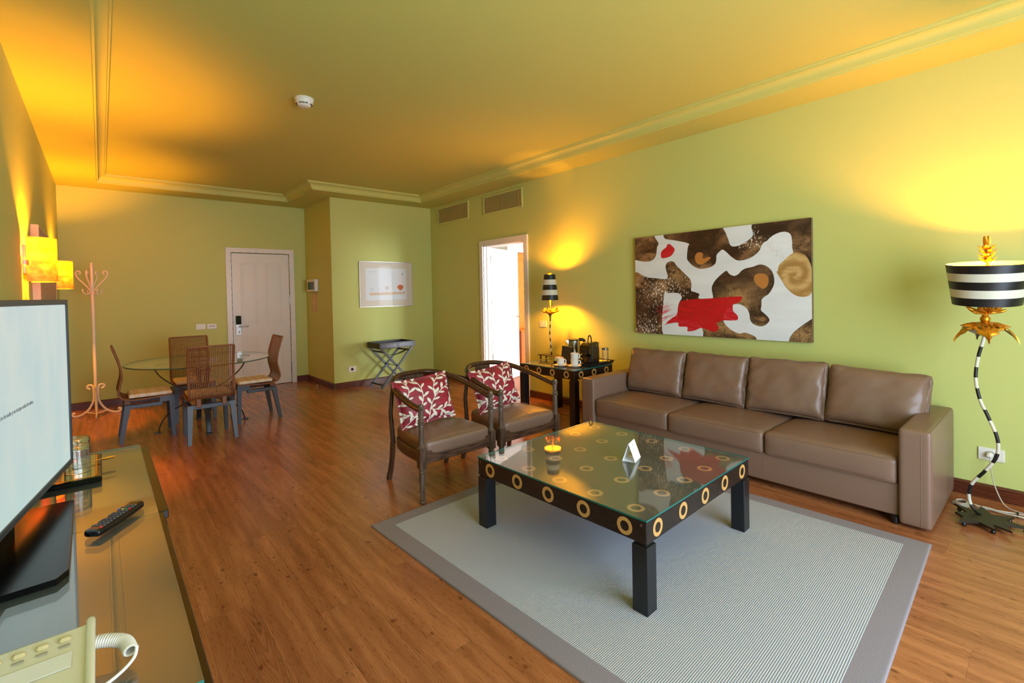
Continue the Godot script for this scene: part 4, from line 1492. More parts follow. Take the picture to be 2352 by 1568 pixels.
# gold coral of stubby wavy branches round an axis
func coral(o: Node3D, c: Vector3, reach: float, n: int, th: float, sd: int) -> void:
	var r := RandomNumberGenerator.new()
	r.seed = sd
	for k in n:
		var a := TAU * k / n + r.randf_range(-0.15, 0.15)
		var d := Vector3(cos(a), 0, sin(a))
		var l := reach * r.randf_range(0.7, 1.05)
		var lift := r.randf_range(0.15, 0.75) * reach
		var side := Vector3(-d.z, 0, d.x) * r.randf_range(-0.12, 0.12) * reach
		var path := smooth_path([c, c + d * l * 0.4 + Vector3(0, lift * 0.3, 0) + side, c + d * l * 0.75 + Vector3(0, lift * 0.6, 0) - side, c + d * l + Vector3(0, lift, 0)], 4)
		var rad := []
		for i in path.size():
			var u := float(i) / (path.size() - 1)
			rad.append(th * (0.75 + 0.35 * absf(sin(u * 7.0))) * (1.0 if u < 0.93 else 0.6))
		part("coral_branch", MB.new().tube(path, rad, 7), M.gold, o, 70.0)


const WARM := Color(1.0, 0.62, 0.06)


func floor_lamp() -> void:
	var base := Vector3(3.735, 0, -0.285)
	var o := thing("floor_lamp", "tall floor lamp with black and white striped shade and curling pole", "floor lamp", base)
	# star foot
	var star := PackedVector2Array()
	var tips := [[0.155, 200.0], [0.09, 172.0], [0.175, 150.0], [0.10, 128.0], [0.12, 100.0], [0.075, 72.0], [0.185, 48.0], [0.09, 30.0], [0.18, 8.0], [0.085, -18.0], [0.17, -42.0], [0.09, -64.0], [0.20, -88.0], [0.08, -112.0], [0.16, -134.0], [0.085, -150.0]]
	for e in tips: star.append(Vector2(cos(deg_to_rad(e[1])), sin(deg_to_rad(e[1]))) * e[0])
	var iron := mat(rgb(44, 33, 22), 0.5, 0.2)
	part("star_foot", MB.new().extrude(star, 0.010, Transform3D(Basis(Vector3.RIGHT, -PI / 2), Vector3(0, 0.024, 0))), iron, o)
	for e in [[0.13, 200.0], [0.15, 48.0], [0.14, -42.0], [0.16, -88.0], [0.14, 150.0]]:
		part("foot_ball", MB.new().lathe([Vector2(0, 0), Vector2(0.009, 0.004), Vector2(0.011, 0.012), Vector2(0.009, 0.02), Vector2(0.005, 0.025)], 10, Transform3D(Basis(), Vector3(cos(deg_to_rad(e[1])) * e[0], 0, -sin(deg_to_rad(e[1])) * e[0]))), M.black_plastic, o)
	# curling pole, bottom to top
	var px := [[2251, 0.036, -0.303], [0, 0.060, -0.335], [0, 0.118, -0.351], [0, 0.200, -0.337], [0, 0.290, -0.283], [0, 0.388, -0.236], [0, 0.486, -0.232], [0, 0.600, -0.268], [0, 0.694, -0.303], [0, 0.815, -0.321], [0, 0.940, -0.309], [0, 1.04, -0.287], [0, 1.11, -0.281]]
	var pts := []
	for k in px.size(): pts.append(Vector3(3.765 + 0.02 * sin(k * 0.8), px[k][1], px[k][2]) - base)
	striped_pole(o, pts, 0.0085, 19, true)
	# drooping leaf collar
	var silver := mat(rgb(150, 132, 108), 0.4, 0.6)
	var top := Vector3(3.775, 1.112, -0.281) - base
	for k in 4:
		var a := [2.95, 1.35, -0.35, -1.9][k] as float
		var d := Vector3(cos(a), 0, sin(a))
		var sd := Vector3(-d.z, 0, d.x)
		var rows := []
		var under := []
		for i in 11:
			var u := i / 10.0
			var c := top + d * 0.135 * u + Vector3(0, 0.022 - 0.02 * u - 0.085 * u * u * u, 0)
			var wd := 0.074 * sin(PI * pow(minf(u + 0.12, 1.0), 0.8)) * (1.0 + 0.28 * (1.0 if i % 2 else -1.0)) + 0.004
			var row := PackedVector3Array()
			for j in 7:
				var s := j / 3.0 - 1.0
				row.append(c + sd * wd * s + Vector3(0, -0.012 * s * s + 0.004 * cos(s * 9.0), 0))
			rows.append(row)
			var ur := PackedVector3Array()
			for p in row: ur.append(p - Vector3(0, 0.0025, 0))
			under.append(ur)
		var lf := part("leaf", MB.new().grid(rows, false, false, true), M.gold, o, 70.0)
		part("leaf_underside", MB.new().grid(under), silver, lf, 70.0)
	part("collar_ball", MB.new().lathe([Vector2(0.006, -0.006), Vector2(0.016, 0.0), Vector2(0.022, 0.012), Vector2(0.022, 0.024), Vector2(0.014, 0.036), Vector2(0.008, 0.045), Vector2(0.008, 0.20)], 18, Transform3D(Basis(), top + Vector3(0, 0.02, 0))), M.gold, o)
	coral(o, top + Vector3(0, 0.068, 0), 0.080, 17, 0.0085, 3)
	# shade, leaning a little towards the room
	var lean := Basis(Vector3(0, 0, 1), 0.105) * Basis(Vector3.RIGHT, 0.03)
	var sc := Vector3(3.775, 1.235, -0.277) - base
	banded_shade(o, Transform3D(lean, sc), 0.142, 0.174, 0.228, [false, true, false, true, false], true)
	part("spider", MB.new().tube([sc + lean * Vector3(-0.168, 0.215, 0), sc + lean * Vector3(0.168, 0.215, 0)], 0.002, 6).tube([sc + lean * Vector3(0, 0.215, -0.168), sc + lean * Vector3(0, 0.215, 0.168)], 0.002, 6), M.gold, o)
	part("stem", MB.new().tube([sc + lean * Vector3(0, 0.005, 0), sc + lean * Vector3(0, 0.24, 0)], 0.005, 8), M.gold, o)
	# leafy finial
	var ft := sc + lean * Vector3(0, 0.235, 0)
	for k in 24:
		var lv := k / 5
		var a := TAU * (k % 5) / 5.0 + lv * 0.55 + 0.3
		var d := Vector3(cos(a), 0, sin(a))
		var c := ft + Vector3(0, 0.008 + lv * 0.022, 0)
		if k >= 20:
			d = Vector3(cos(a), 0, sin(a)) * 0.25
		var path := smooth_path([c, c + d * 0.022 + Vector3(0, 0.004, 0), c + d * 0.040 + Vector3(0, 0.022, 0)] if k < 20 else [c, c + d * 0.03 + Vector3(0, 0.025, 0), c + d * 0.06 + Vector3(0, 0.05, 0)], 5)
		var rad := []
		for i in path.size(): rad.append(0.0150 * (1.0 - pow(float(i) / (path.size() - 1), 1.6)) + 0.001)
		part("finial_leaf", MB.new().tube(path, rad, 6, true, Vector2(1.0, 0.45)), M.gold, o, 70.0)
	part("finial_stem", MB.new().tube([ft, ft + Vector3(0, 0.09, 0)], [0.016, 0.010], 8), M.gold, o)
	bulb(o, sc + lean * Vector3(0.03, 0.128, 0.0), 0.028, WARM, 2.3)
	# plug, cord, and the tangle of flex on the floor behind
	var flex := mat(rgb(196, 186, 170), 0.35)
	var pl := thing("lamp_plug", "white round plug in the socket behind the floor lamp", "plug", Vector3(XR - 0.01, 0.281, -0.29), -PI / 2)
	part("plug_body", MB.new().lathe([Vector2(0.0175, 0), Vector2(0.0175, 0.02), Vector2(0.012, 0.032), Vector2(0.006, 0.034), Vector2(0.0, 0.034)], 16, Transform3D(Basis(Vector3.RIGHT, PI / 2), Vector3(-0.002, 0, 0.0045))), M.white_plastic, pl)
	var cord := MB.new().tube(smooth_path([Vector3(4.146, 0.275, -0.29), Vector3(4.125, 0.23, -0.285), Vector3(4.12, 0.12, -0.27), Vector3(4.08, 0.02, -0.225), Vector3(4.05, 0.004, -0.16), Vector3(4.04, 0.004, -0.05)], 8), 0.0032, 6)
	var cd := part("power_cord", cord, flex, self)
	cd.name = numbered("power_cord")
	meta(cd, "white lamp cord running from the wall socket down to the floor", "cord")
	var tg := MB.new()
	var r := RandomNumberGenerator.new()
	r.seed = 44
	for k in 4:
		var q := []
		for i in 9:
			var u := i / 8.0
			q.append(Vector3(3.955 + 0.02 * sin(u * 6.0 + k * 1.4) + 0.03 * u, 0.004 + 0.006 * k * (1.0 - u) + 0.004 * absf(sin(u * 5.0 + k)), lerpf(-0.33, 0.08, u) + 0.02 * sin(u * 9.0 + k * 2.0)))
		tg.tube(smooth_path(q, 5), 0.0032, 6)
	var bundle := part("cable_bundle", tg, flex, self)
	bundle.name = numbered("cable_bundle")
	meta(bundle, "bundle of white flex tied on the floor behind the star foot", "cable")
	var tie := part("cable_tie", MB.new().tube([Vector3(3.95, 0.004, -0.165), Vector3(3.965, 0.03, -0.165), Vector3(3.985, 0.018, -0.165), Vector3(3.99, 0.004, -0.165)], 0.004, 6), M.black_plastic, bundle)
	tie.set_meta("label", "black cable tie")
	var coil := MB.new()
	for k in 4:
		var q := []
		for i in 24: q.append(Vector3(3.965 + cos(TAU * i / 24) * (0.055 - k * 0.006), 0.004 + 0.005 * k, -0.40 + sin(TAU * i / 24) * (0.04 - k * 0.005)))
		coil.tube(q, 0.0030, 6, false, Vector2.ONE, Vector3.ZERO, true)
	var cc := part("cable_coil", coil, flex, self)
	cc.name = numbered("cable_coil")
	meta(cc, "small coil of white cable beside the sofa arm", "cable")


func side_table() -> void:
	var o := thing("side_table", "square black side table with ring inlays and glass top beside the sofa", "side table", Vector3(3.775, 0, -3.49))
	inlaid_table(o, 0.60, 0.79, 0.58, 0.084, 0.066, 3, 4, false, 0.10, 0.105, 0.035)
	# flex hanging behind the legs
	var flex := mat(rgb(206, 196, 176), 0.4)
	var q := []
	for i in 30: q.append(Vector3(4.155 + 0.006 * sin(i * 1.3), 0.045 + 0.028 * cos(i * 0.9), -3.30 + 0.035 * sin(i * 0.9) + 0.001 * i))
	var cc := part("cable_coil", MB.new().tube(smooth_path(q, 3), 0.003, 6), flex, self)
	cc.name = numbered("cable_coil")
	meta(cc, "looped white cable on the floor under the side table", "cable")


func table_lamp() -> void:
	var p := Vector3(3.895, 0.5805, -3.81)
	var o := thing("table_lamp", "slim striped table lamp with a cone shade on the glass side table", "table lamp", p)
	# little bench-shaped foot
	part("foot_board", MB.new().box(Vector3(0, 0.045, -0.005), Vector3(0.13, 0.009, 0.32), 0.003), M.dark_wood, o)
	for sx in [-1, 1]:
		for sz in [-1, 1]:
			part("foot_spool", MB.new().lathe([Vector2(0.013, 0), Vector2(0.013, 0.006), Vector2(0.007, 0.012), Vector2(0.007, 0.03), Vector2(0.012, 0.036), Vector2(0.012, 0.041)], 12, Transform3D(Basis(), Vector3(sx * 0.045, 0, sz * 0.125 - 0.005))), M.black_plastic, o)
	striped_pole(o, [Vector3(0, 0.049, 0.0), Vector3(0, 0.16, -0.008), Vector3(0, 0.28, -0.02), Vector3(0.0, 0.38, -0.014), Vector3(0, 0.475, -0.008)], 0.0072, 11, true)
	var silver := mat(rgb(150, 140, 118), 0.3, 0.9)
	var t := Vector3(0, 0.47, -0.008)
	part("cup", MB.new().lathe([Vector2(0.007, 0.0), Vector2(0.011, 0.008), Vector2(0.010, 0.014), Vector2(0.015, 0.022), Vector2(0.014, 0.028), Vector2(0.022, 0.040), Vector2(0.034, 0.058), Vector2(0.036, 0.066), Vector2(0.0, 0.066)], 20, Transform3D(Basis(), t)), silver, o)
	coral(o, t + Vector3(0, 0.056, 0), 0.098, 21, 0.0095, 8)
	part("socket", MB.new().tube([t + Vector3(0, 0.06, 0), t + Vector3(0, 0.235, 0)], 0.010, 10), M.gold, o)
	var sc := Vector3(0, 0.677, -0.008)
	banded_shade(o, Transform3D(Basis(), sc), 0.098, 0.066, 0.292, [false, true, false, true, false], false)
	part("spider", MB.new().tube([sc + Vector3(-0.062, 0.28, 0), sc + Vector3(0.062, 0.28, 0)], 0.002, 6).tube([sc + Vector3(0, 0.28, -0.062), sc + Vector3(0, 0.28, 0.062)], 0.002, 6).tube([sc + Vector3(0, 0.04, 0), sc + Vector3(0, 0.30, 0)], 0.003, 6), M.gold, o)
	part("finial", MB.new().lathe([Vector2(0.004, 0.0), Vector2(0.018, 0.006), Vector2(0.022, 0.018), Vector2(0.017, 0.03), Vector2(0.0, 0.036)], 16, Transform3D(Basis(), sc + Vector3(0, 0.286, 0))), M.gold, o)
	bulb(o, sc + Vector3(0.0, 0.262, 0.024), 0.016, WARM, 1.4)
	bulb(o, sc + Vector3(0.0, 0.045, 0.030), 0.018, WARM, 1.2)


# ---------------------------------------------------------------- coffee things on the side table
func cup(o: Node3D, at: Vector3, turn: float) -> void:
	var china := mat(rgb(226, 222, 212), 0.18)
	var prof := [Vector2(0.0, 0.001), Vector2(0.024, 0.0), Vector2(0.026, 0.003), Vector2(0.035, 0.010), Vector2(0.038, 0.022), Vector2(0.040, 0.074), Vector2(0.0385, 0.074), Vector2(0.0365, 0.022), Vector2(0.031, 0.012), Vector2(0.0, 0.008)]
	var c := part("cup_bowl", MB.new().lathe(prof, 28, Transform3D(Basis(), at)), china, o, 50.0)
	var h := []
	for i in 11:
		var a := lerpf(-1.25, 1.25, i / 10.0)
		h.append(at + Basis(Vector3.UP, turn) * Vector3(0.037 + 0.022 * cos(a), 0.040 + 0.023 * sin(a), 0))
	part("cup_handle", MB.new().tube(h, 0.0045, 8, true, Vector2(1.0, 1.3)), china, c)


func coffee_corner() -> void:
	var ty := 0.5805
	var china := mat(rgb(226, 222, 212), 0.18)
	var saucer := [Vector2(0.0, 0.0), Vector2(0.036, 0.0), Vector2(0.04, 0.004), Vector2(0.066, 0.011), Vector2(0.072, 0.015), Vector2(0.071, 0.017), Vector2(0.045, 0.009), Vector2(0.0, 0.007)]
	var spots := [Vector3(3.592, ty, -3.385), Vector3(3.652, ty, -3.245)]
	for k in 2:
		var s := thing("saucer", ["white saucer under the single coffee cup", "white saucer under the stacked coffee cups"][k], "saucer", spots[k], 0.0, "saucers on the side table")
		part("dish", MB.new().lathe(saucer, 36), china, s, 50.0)
	var c := thing("coffee_cup", "single white coffee cup with a handle on its saucer", "cup", spots[0] + Vector3(0, 0.0078, 0), 0.0, "coffee cups on the side table")
	cup(c, Vector3.ZERO, -0.5)
	c = thing("coffee_cup", "upper white cup of the stacked pair on the side table", "cup", spots[1] + Vector3(0, 0.068, 0), 0.0, "coffee cups on the side table")
	cup(c, Vector3.ZERO, -0.4)
	c = thing("coffee_cup", "lower white cup of the stacked pair on the side table", "cup", spots[1] + Vector3(0, 0.0078, 0), 0.0, "coffee cups on the side table")
	cup(c, Vector3.ZERO, -0.9)
	# sachet box beside the cups
	c = thing("sachet_holder", "small dark box with white sachets beside the lamp foot", "box", Vector3(3.70, ty, -3.50), 0.1)
	part("box", MB.new().box(Vector3(0, 0.017, 0), Vector3(0.10, 0.034, 0.09), 0.003), M.black_plastic, c)
	for k in 4: part("sachet", MB.new().box(Vector3(-0.03 + 0.018 * k, 0.05, 0.005 * k - 0.01), Vector3(0.006, 0.05, 0.06), 0.002, Basis(Vector3(0, 0, 1), 0.1 * k - 0.1)), M.white_plastic, c)
	# black menu board
	c = thing("menu_stand", "black leaning menu board behind the coffee cups", "menu", Vector3(3.80, ty, -3.49), -PI / 2 - 0.15)
	part("board", MB.new().box(Vector3(0, 0.09, 0), Vector3(0.165, 0.18, 0.010), 0.003, Basis(Vector3.RIGHT, -0.13)), mat(rgb(34, 30, 26), 0.3), c)
	part("board_edge", MB.new().box(Vector3(-0.078, 0.09, 0.0), Vector3(0.010, 0.184, 0.014), 0.003, Basis(Vector3.RIGHT, -0.13)), mat(rgb(40, 52, 70), 0.3), c)
	part("strut", MB.new().box(Vector3(0, 0.06, -0.035), Vector3(0.05, 0.13, 0.005), 0.001, Basis(Vector3.RIGHT, 0.35)), M.black_plastic, c)
	# tray
	c = thing("serving_tray", "black rectangular serving tray under the coffee machine", "tray", Vector3(3.935, ty, -3.240), 0.0)
	var tr := MB.new()
	var prof := [[-0.01, 0.0], [0.0, 0.001], [0.012, 0.03], [0.016, 0.032], [0.014, 0.027], [-0.004, 0.006]]
	var rows := []
	for e in prof:
		rows.append(PackedVector3Array([Vector3(-0.185 - e[0], e[1], 0.118 + e[0]), Vector3(0.185 + e[0], e[1], 0.118 + e[0]), Vector3(0.185 + e[0], e[1], -0.118 - e[0]), Vector3(-0.185 - e[0], e[1], -0.118 - e[0])]))
	tr.grid(rows, false, true, true)
	tr.box(Vector3(0, 0.003, 0), Vector3(0.364, 0.006, 0.23))
	part("tray_body", tr, mat(rgb(30, 27, 25), 0.3), c, 25.0)
	# capsule coffee machine, front towards -x
	c = thing("coffee_machine", "black capsule coffee machine with a loop handle on the tray", "coffee machine", Vector3(3.858, ty + 0.0065, -3.235), PI + 0.25)
	var body := PackedVector2Array([Vector2(-0.145, 0.0), Vector2(0.03, 0.0), Vector2(0.03, 0.10), Vector2(0.085, 0.115), Vector2(0.10, 0.135), Vector2(0.098, 0.175), Vector2(0.07, 0.205), Vector2(0.02, 0.225), Vector2(-0.06, 0.232), Vector2(-0.12, 0.222), Vector2(-0.142, 0.19)])
	var hull := PackedVector2Array()
	for q in smooth_path(Array(body), 3, true): hull.append(Vector2(q.x, maxf(q.y, 0.0)))
	part("body", MB.new().extrude(hull, 0.105, Transform3D(Basis(), Vector3(0, 0, -0.0525))), mat(rgb(12, 12, 14), 0.16), c, 45.0)
	part("side_panel", MB.new().box(Vector3(-0.055, 0.11, 0.0535), Vector3(0.15, 0.19, 0.004), 0.0019), mat(rgb(20, 20, 22), 0.3), c)
	part("side_panel", MB.new().box(Vector3(-0.055, 0.11, -0.0535), Vector3(0.15, 0.19, 0.004), 0.0019), mat(rgb(20, 20, 22), 0.3), c)
	part("spout", MB.new().lathe([Vector2(0.012, 0.0), Vector2(0.016, 0.01), Vector2(0.018, 0.04)], 14, Transform3D(Basis(), Vector3(0.068, 0.082, 0))), M.black_gloss, c)
	part("drip_tray", MB.new().lathe([Vector2(0.055, 0.0), Vector2(0.058, 0.004), Vector2(0.058, 0.022), Vector2(0.052, 0.026), Vector2(0.0, 0.026)], 28, Transform3D(Basis(), Vector3(0.075, 0, 0))), M.black_gloss, c)
	var loop := []
	for i in 15:
		var a := PI * i / 14.0
		loop.append(Vector3(-0.035 + 0.045 * cos(a), 0.222 + 0.075 * sin(a), 0))
	part("loop_handle", MB.new().tube(loop, 0.0055, 8, true, Vector2(1.0, 1.6)), mat(rgb(24, 24, 26), 0.2), c, 60.0)
	for s in [-1, 1]: part("hinge_button", MB.new().lathe([Vector2(0.007, 0), Vector2(0.007, 0.004), Vector2(0.0, 0.005)], 12, Transform3D(Basis(Vector3.RIGHT, s * PI / 2), Vector3(-0.080, 0.185, s * 0.0545))), M.chrome, c)
	part("water_tank", MB.new().box(Vector3(-0.165, 0.115, 0), Vector3(0.040, 0.185, 0.095), 0.008), pane(rgb(200, 210, 210), 0.15), c)
	part("tank_lid", MB.new().box(Vector3(-0.165, 0.211, 0), Vector3(0.043, 0.008, 0.10), 0.003), M.steel, c)
	# kettle
	c = thing("kettle", "brushed steel electric kettle with a black handle behind the menu board", "kettle", Vector3(3.985, ty, -3.545), PI - 0.7)
	part("base", MB.new().lathe([Vector2(0.082, 0), Vector2(0.082, 0.016), Vector2(0.074, 0.022)], 32), M.black_plastic, c)
	part("jug", MB.new().lathe([Vector2(0.076, 0.022), Vector2(0.078, 0.03), Vector2(0.072, 0.14), Vector2(0.066, 0.225), Vector2(0.067, 0.232)], 36), M.steel, c, 60.0)
	part("lid", MB.new().lathe([Vector2(0.066, 0.232), Vector2(0.064, 0.240), Vector2(0.03, 0.246), Vector2(0.0, 0.247)], 32), M.black_plastic, c)
	part("spout", MB.new().extrude(PackedVector2Array([Vector2(0, 0), Vector2(0.052, 0.072), Vector2(0.0, 0.074)]), 0.05, Transform3D(Basis(), Vector3(0.045, 0.158, -0.025))), M.steel, c)
	part("handle", MB.new().tube(smooth_path([Vector3(-0.055, 0.236, 0), Vector3(-0.11, 0.225, 0), Vector3(-0.125, 0.16, 0), Vector3(-0.105, 0.06, 0), Vector3(-0.07, 0.045, 0)], 5), 0.012, 8, true, Vector2(1.0, 1.4)), M.black_plastic, c, 60.0)
	# glass plunger jug at the end of the tray
	c = thing("glass_jug", "clear glass jug in a metal frame behind the coffee machine", "jug", Vector3(4.075, ty + 0.0065, -3.185))
	part("glass_body", MB.new().lathe([Vector2(0.034, 0.004), Vector2(0.034, 0.15)], 24, Transform3D(), false), M.glass, c)
	part("ring", MB.new().lathe([Vector2(0.036, 0.135), Vector2(0.037, 0.14), Vector2(0.037, 0.150), Vector2(0.036, 0.152)], 24, Transform3D(), false), M.steel, c)
	part("base_ring", MB.new().lathe([Vector2(0.037, 0), Vector2(0.037, 0.012), Vector2(0.034, 0.013)], 24), M.steel, c)
	for k in 4: part("rod", MB.new().tube([Vector3(cos(k * PI / 2) * 0.037, 0.006, sin(k * PI / 2) * 0.037), Vector3(cos(k * PI / 2) * 0.037, 0.145, sin(k * PI / 2) * 0.037)], 0.0022, 6), M.steel, c)
	# spoon lying on the tray's edge
	c = thing("teaspoon", "teaspoon resting on the rim of the serving tray", "spoon", Vector3(4.0, ty + 0.036, -3.13), 0.4)
	part("handle", MB.new().tube([Vector3(-0.05, 0, 0), Vector3(0.0, 0.004, 0), Vector3(0.05, 0.012, 0)], [0.003, 0.0022, 0.0035], 6, true, Vector2(1.4, 0.7)), M.chrome, c)
	part("bowl", MB.new().lathe([Vector2(0.0, -0.003), Vector2(0.008, -0.002), Vector2(0.011, 0.001), Vector2(0.0, 0.001)], 14, Transform3D(Basis().scaled(Vector3(1.6, 1, 1)), Vector3(-0.066, 0, 0))), M.chrome, c)


# ---------------------------------------------------------------- console, television and what lies on it
func console() -> void:
	var top := mat(rgb(30, 18, 9), 0.30, 0.0, 0.5)
	var lab := ["dark brown low cabinet under the television and telephone", "dark brown low cabinet under the glasses, at the far end of the glass sheet"]
	for k in 2:
		var z0: float = [-1.693, -2.497][k]
		var z1: float = [-0.880, -1.699][k]
		var xr: float = [0.121, 0.134][k]
		var o := thing("low_cabinet", lab[k], "cabinet", Vector3(0, 0, (z0 + z1) / 2), 0.0, "low cabinets under the glass sheet")
		var h := (z1 - z0) / 2
		part("body", MB.new().bb(Vector3(XL + 0.02, 0.06, -h), Vector3(xr - 0.022, 0.715, h), 0.002), M.wenge, o)
		part("top_board", MB.new().bb(Vector3(XL + 0.02, 0.715, -h), Vector3(xr, 0.739, h), 0.002), top, o)
		part("plinth", MB.new().bb(Vector3(XL + 0.03, 0.0, -h + 0.02), Vector3(xr - 0.05, 0.06, h - 0.02)), M.wenge, o)
		for j in 3:
			var y0 := 0.075 + j * 0.212
			part("drawer", MB.new().bb(Vector3(xr - 0.022, y0, -h + 0.006), Vector3(xr - 0.004, y0 + 0.205, h - 0.006), 0.002), M.wenge, o)
	var g := thing("glass_sheet", "long clear glass sheet lying on the low cabinets", "glass sheet", Vector3.ZERO)
	glass_sheet(g, Vector3(XL + 0.022, 0.7405, -2.508), Vector3(0.108, 0.750, -0.884))


func television() -> void:
	var o := thing("television", "flat television with a lit pale screen on the low cabinets", "television", Vector3(-0.169, 0.7505, -1.647), 1.403)
	var w := 0.97
	var y0 := 0.070
	var y1 := 0.602
	part("casing", MB.new().bb(Vector3(-w / 2, y0, -0.040), Vector3(w / 2, y1, -0.002), 0.006), M.black_plastic, o)
	var bz := MB.new()
	var b := 0.011
	bz.bb(Vector3(-w / 2, y1 - b, -0.004), Vector3(w / 2, y1 + 0.005, 0.006), 0.002)
	bz.bb(Vector3(-w / 2, y0, -0.004), Vector3(w / 2, y0 + b + 0.006, 0.006), 0.002)
	bz.bb(Vector3(-w / 2, y0 + b, -0.004), Vector3(-w / 2 + b, y1 - b, 0.006), 0.002)
	bz.bb(Vector3(w / 2 - b, y0 + b, -0.004), Vector3(w / 2, y1 - b, 0.006), 0.002)
	part("bezel", bz, mat(rgb(58, 60, 64), 0.3), o)
	# screen: a pale notice page
	var im := Image.create(96, 64, false, Image.FORMAT_RGB8)
	var nz := FastNoiseLite.new()
	nz.seed = 6
	nz.frequency = 0.05
	for y in 64:
		for x in 96:
			var k := 0.5 + 0.5 * nz.get_noise_2d(x * 1.6, y * 0.5)
			var c := rgb(176, 200, 204).lerp(rgb(208, 212, 206), k)
			im.set_pixel(x, y, c.lerp(rgb(186, 214, 206), 0.5 * y / 64.0))
	var sm := mat(rgb(18, 20, 22), 0.22)
	sm.emission_enabled = true
	sm.emission = Color.BLACK
	sm.emission_texture = ImageTexture.create_from_image(im)
	sm.emission_operator = BaseMaterial3D.EMISSION_OP_ADD
	sm.emission_energy_multiplier = 0.86
	var q := MB.new()
	q.quad(Vector3(-w / 2 + b, y0 + b + 0.006, 0.001), Vector3(w / 2 - b, y0 + b + 0.006, 0.001), Vector3(w / 2 - b, y1 - b, 0.001), Vector3(-w / 2 + b, y1 - b, 0.001), Vector2(0, 1), Vector2(1, 1), Vector2(1, 0), Vector2(0, 0))
	var sc := part("screen", q, sm, o)
	sc.set_meta("label", "lit screen")
	# the line of text
	var tm := TextMesh.new()
	var f := SystemFont.new()
	f.font_names = PackedStringArray(["Droid Sans"])
	tm.font = f
	tm.text = "Este canal es de audio y no incluye señal de vídeo."
	tm.font_size = 32
	tm.pixel_size = 0.00038
	tm.depth = 0.0004
	tm.horizontal_alignment = HORIZONTAL_ALIGNMENT_RIGHT
	var tx := part("screen_text", tm, mat(rgb(96, 100, 106), 0.6), sc)
	tx.position = Vector3(0.144, 0.336, 0.0016)
	var l := AreaLight3D.new()
	l.name = "screen_light"
	l.area_size = Vector2(w - 0.03, y1 - y0 - 0.03)
	l.light_color = Color(0.85, 0.95, 1.0)
	l.light_energy = 0.05
	l.area_range = 12.0
	l.shadow_enabled = true
	o.add_child(l)
	l.transform = Transform3D(Basis(Vector3.UP, PI), Vector3(0, (y0 + y1) / 2, 0.008))
	part("neck", MB.new().box(Vector3(0, 0.06, -0.03), Vector3(0.10, 0.12, 0.03), 0.008), M.black_gloss, o)
	# stand plate lies square to the cabinets
	var pl := []
	for e in [[-0.10, -0.263], [0.094, -0.263], [0.100, 0.225], [0.082, 0.258], [-0.10, 0.268]]: pl.append(e)
	var poly := PackedVector2Array()
	for e in pl: poly.append(Vector2(e[0], -e[1]))
	var st := part("stand_plate", MB.new().extrude(poly, 0.014, Transform3D(Basis(Vector3.RIGHT, -PI / 2), Vector3.ZERO)), mat(rgb(8, 8, 9), 0.2, 0.0, 0.3), o)
	st.transform = Transform3D(Basis(Vector3.UP, -1.403), Vector3.ZERO)


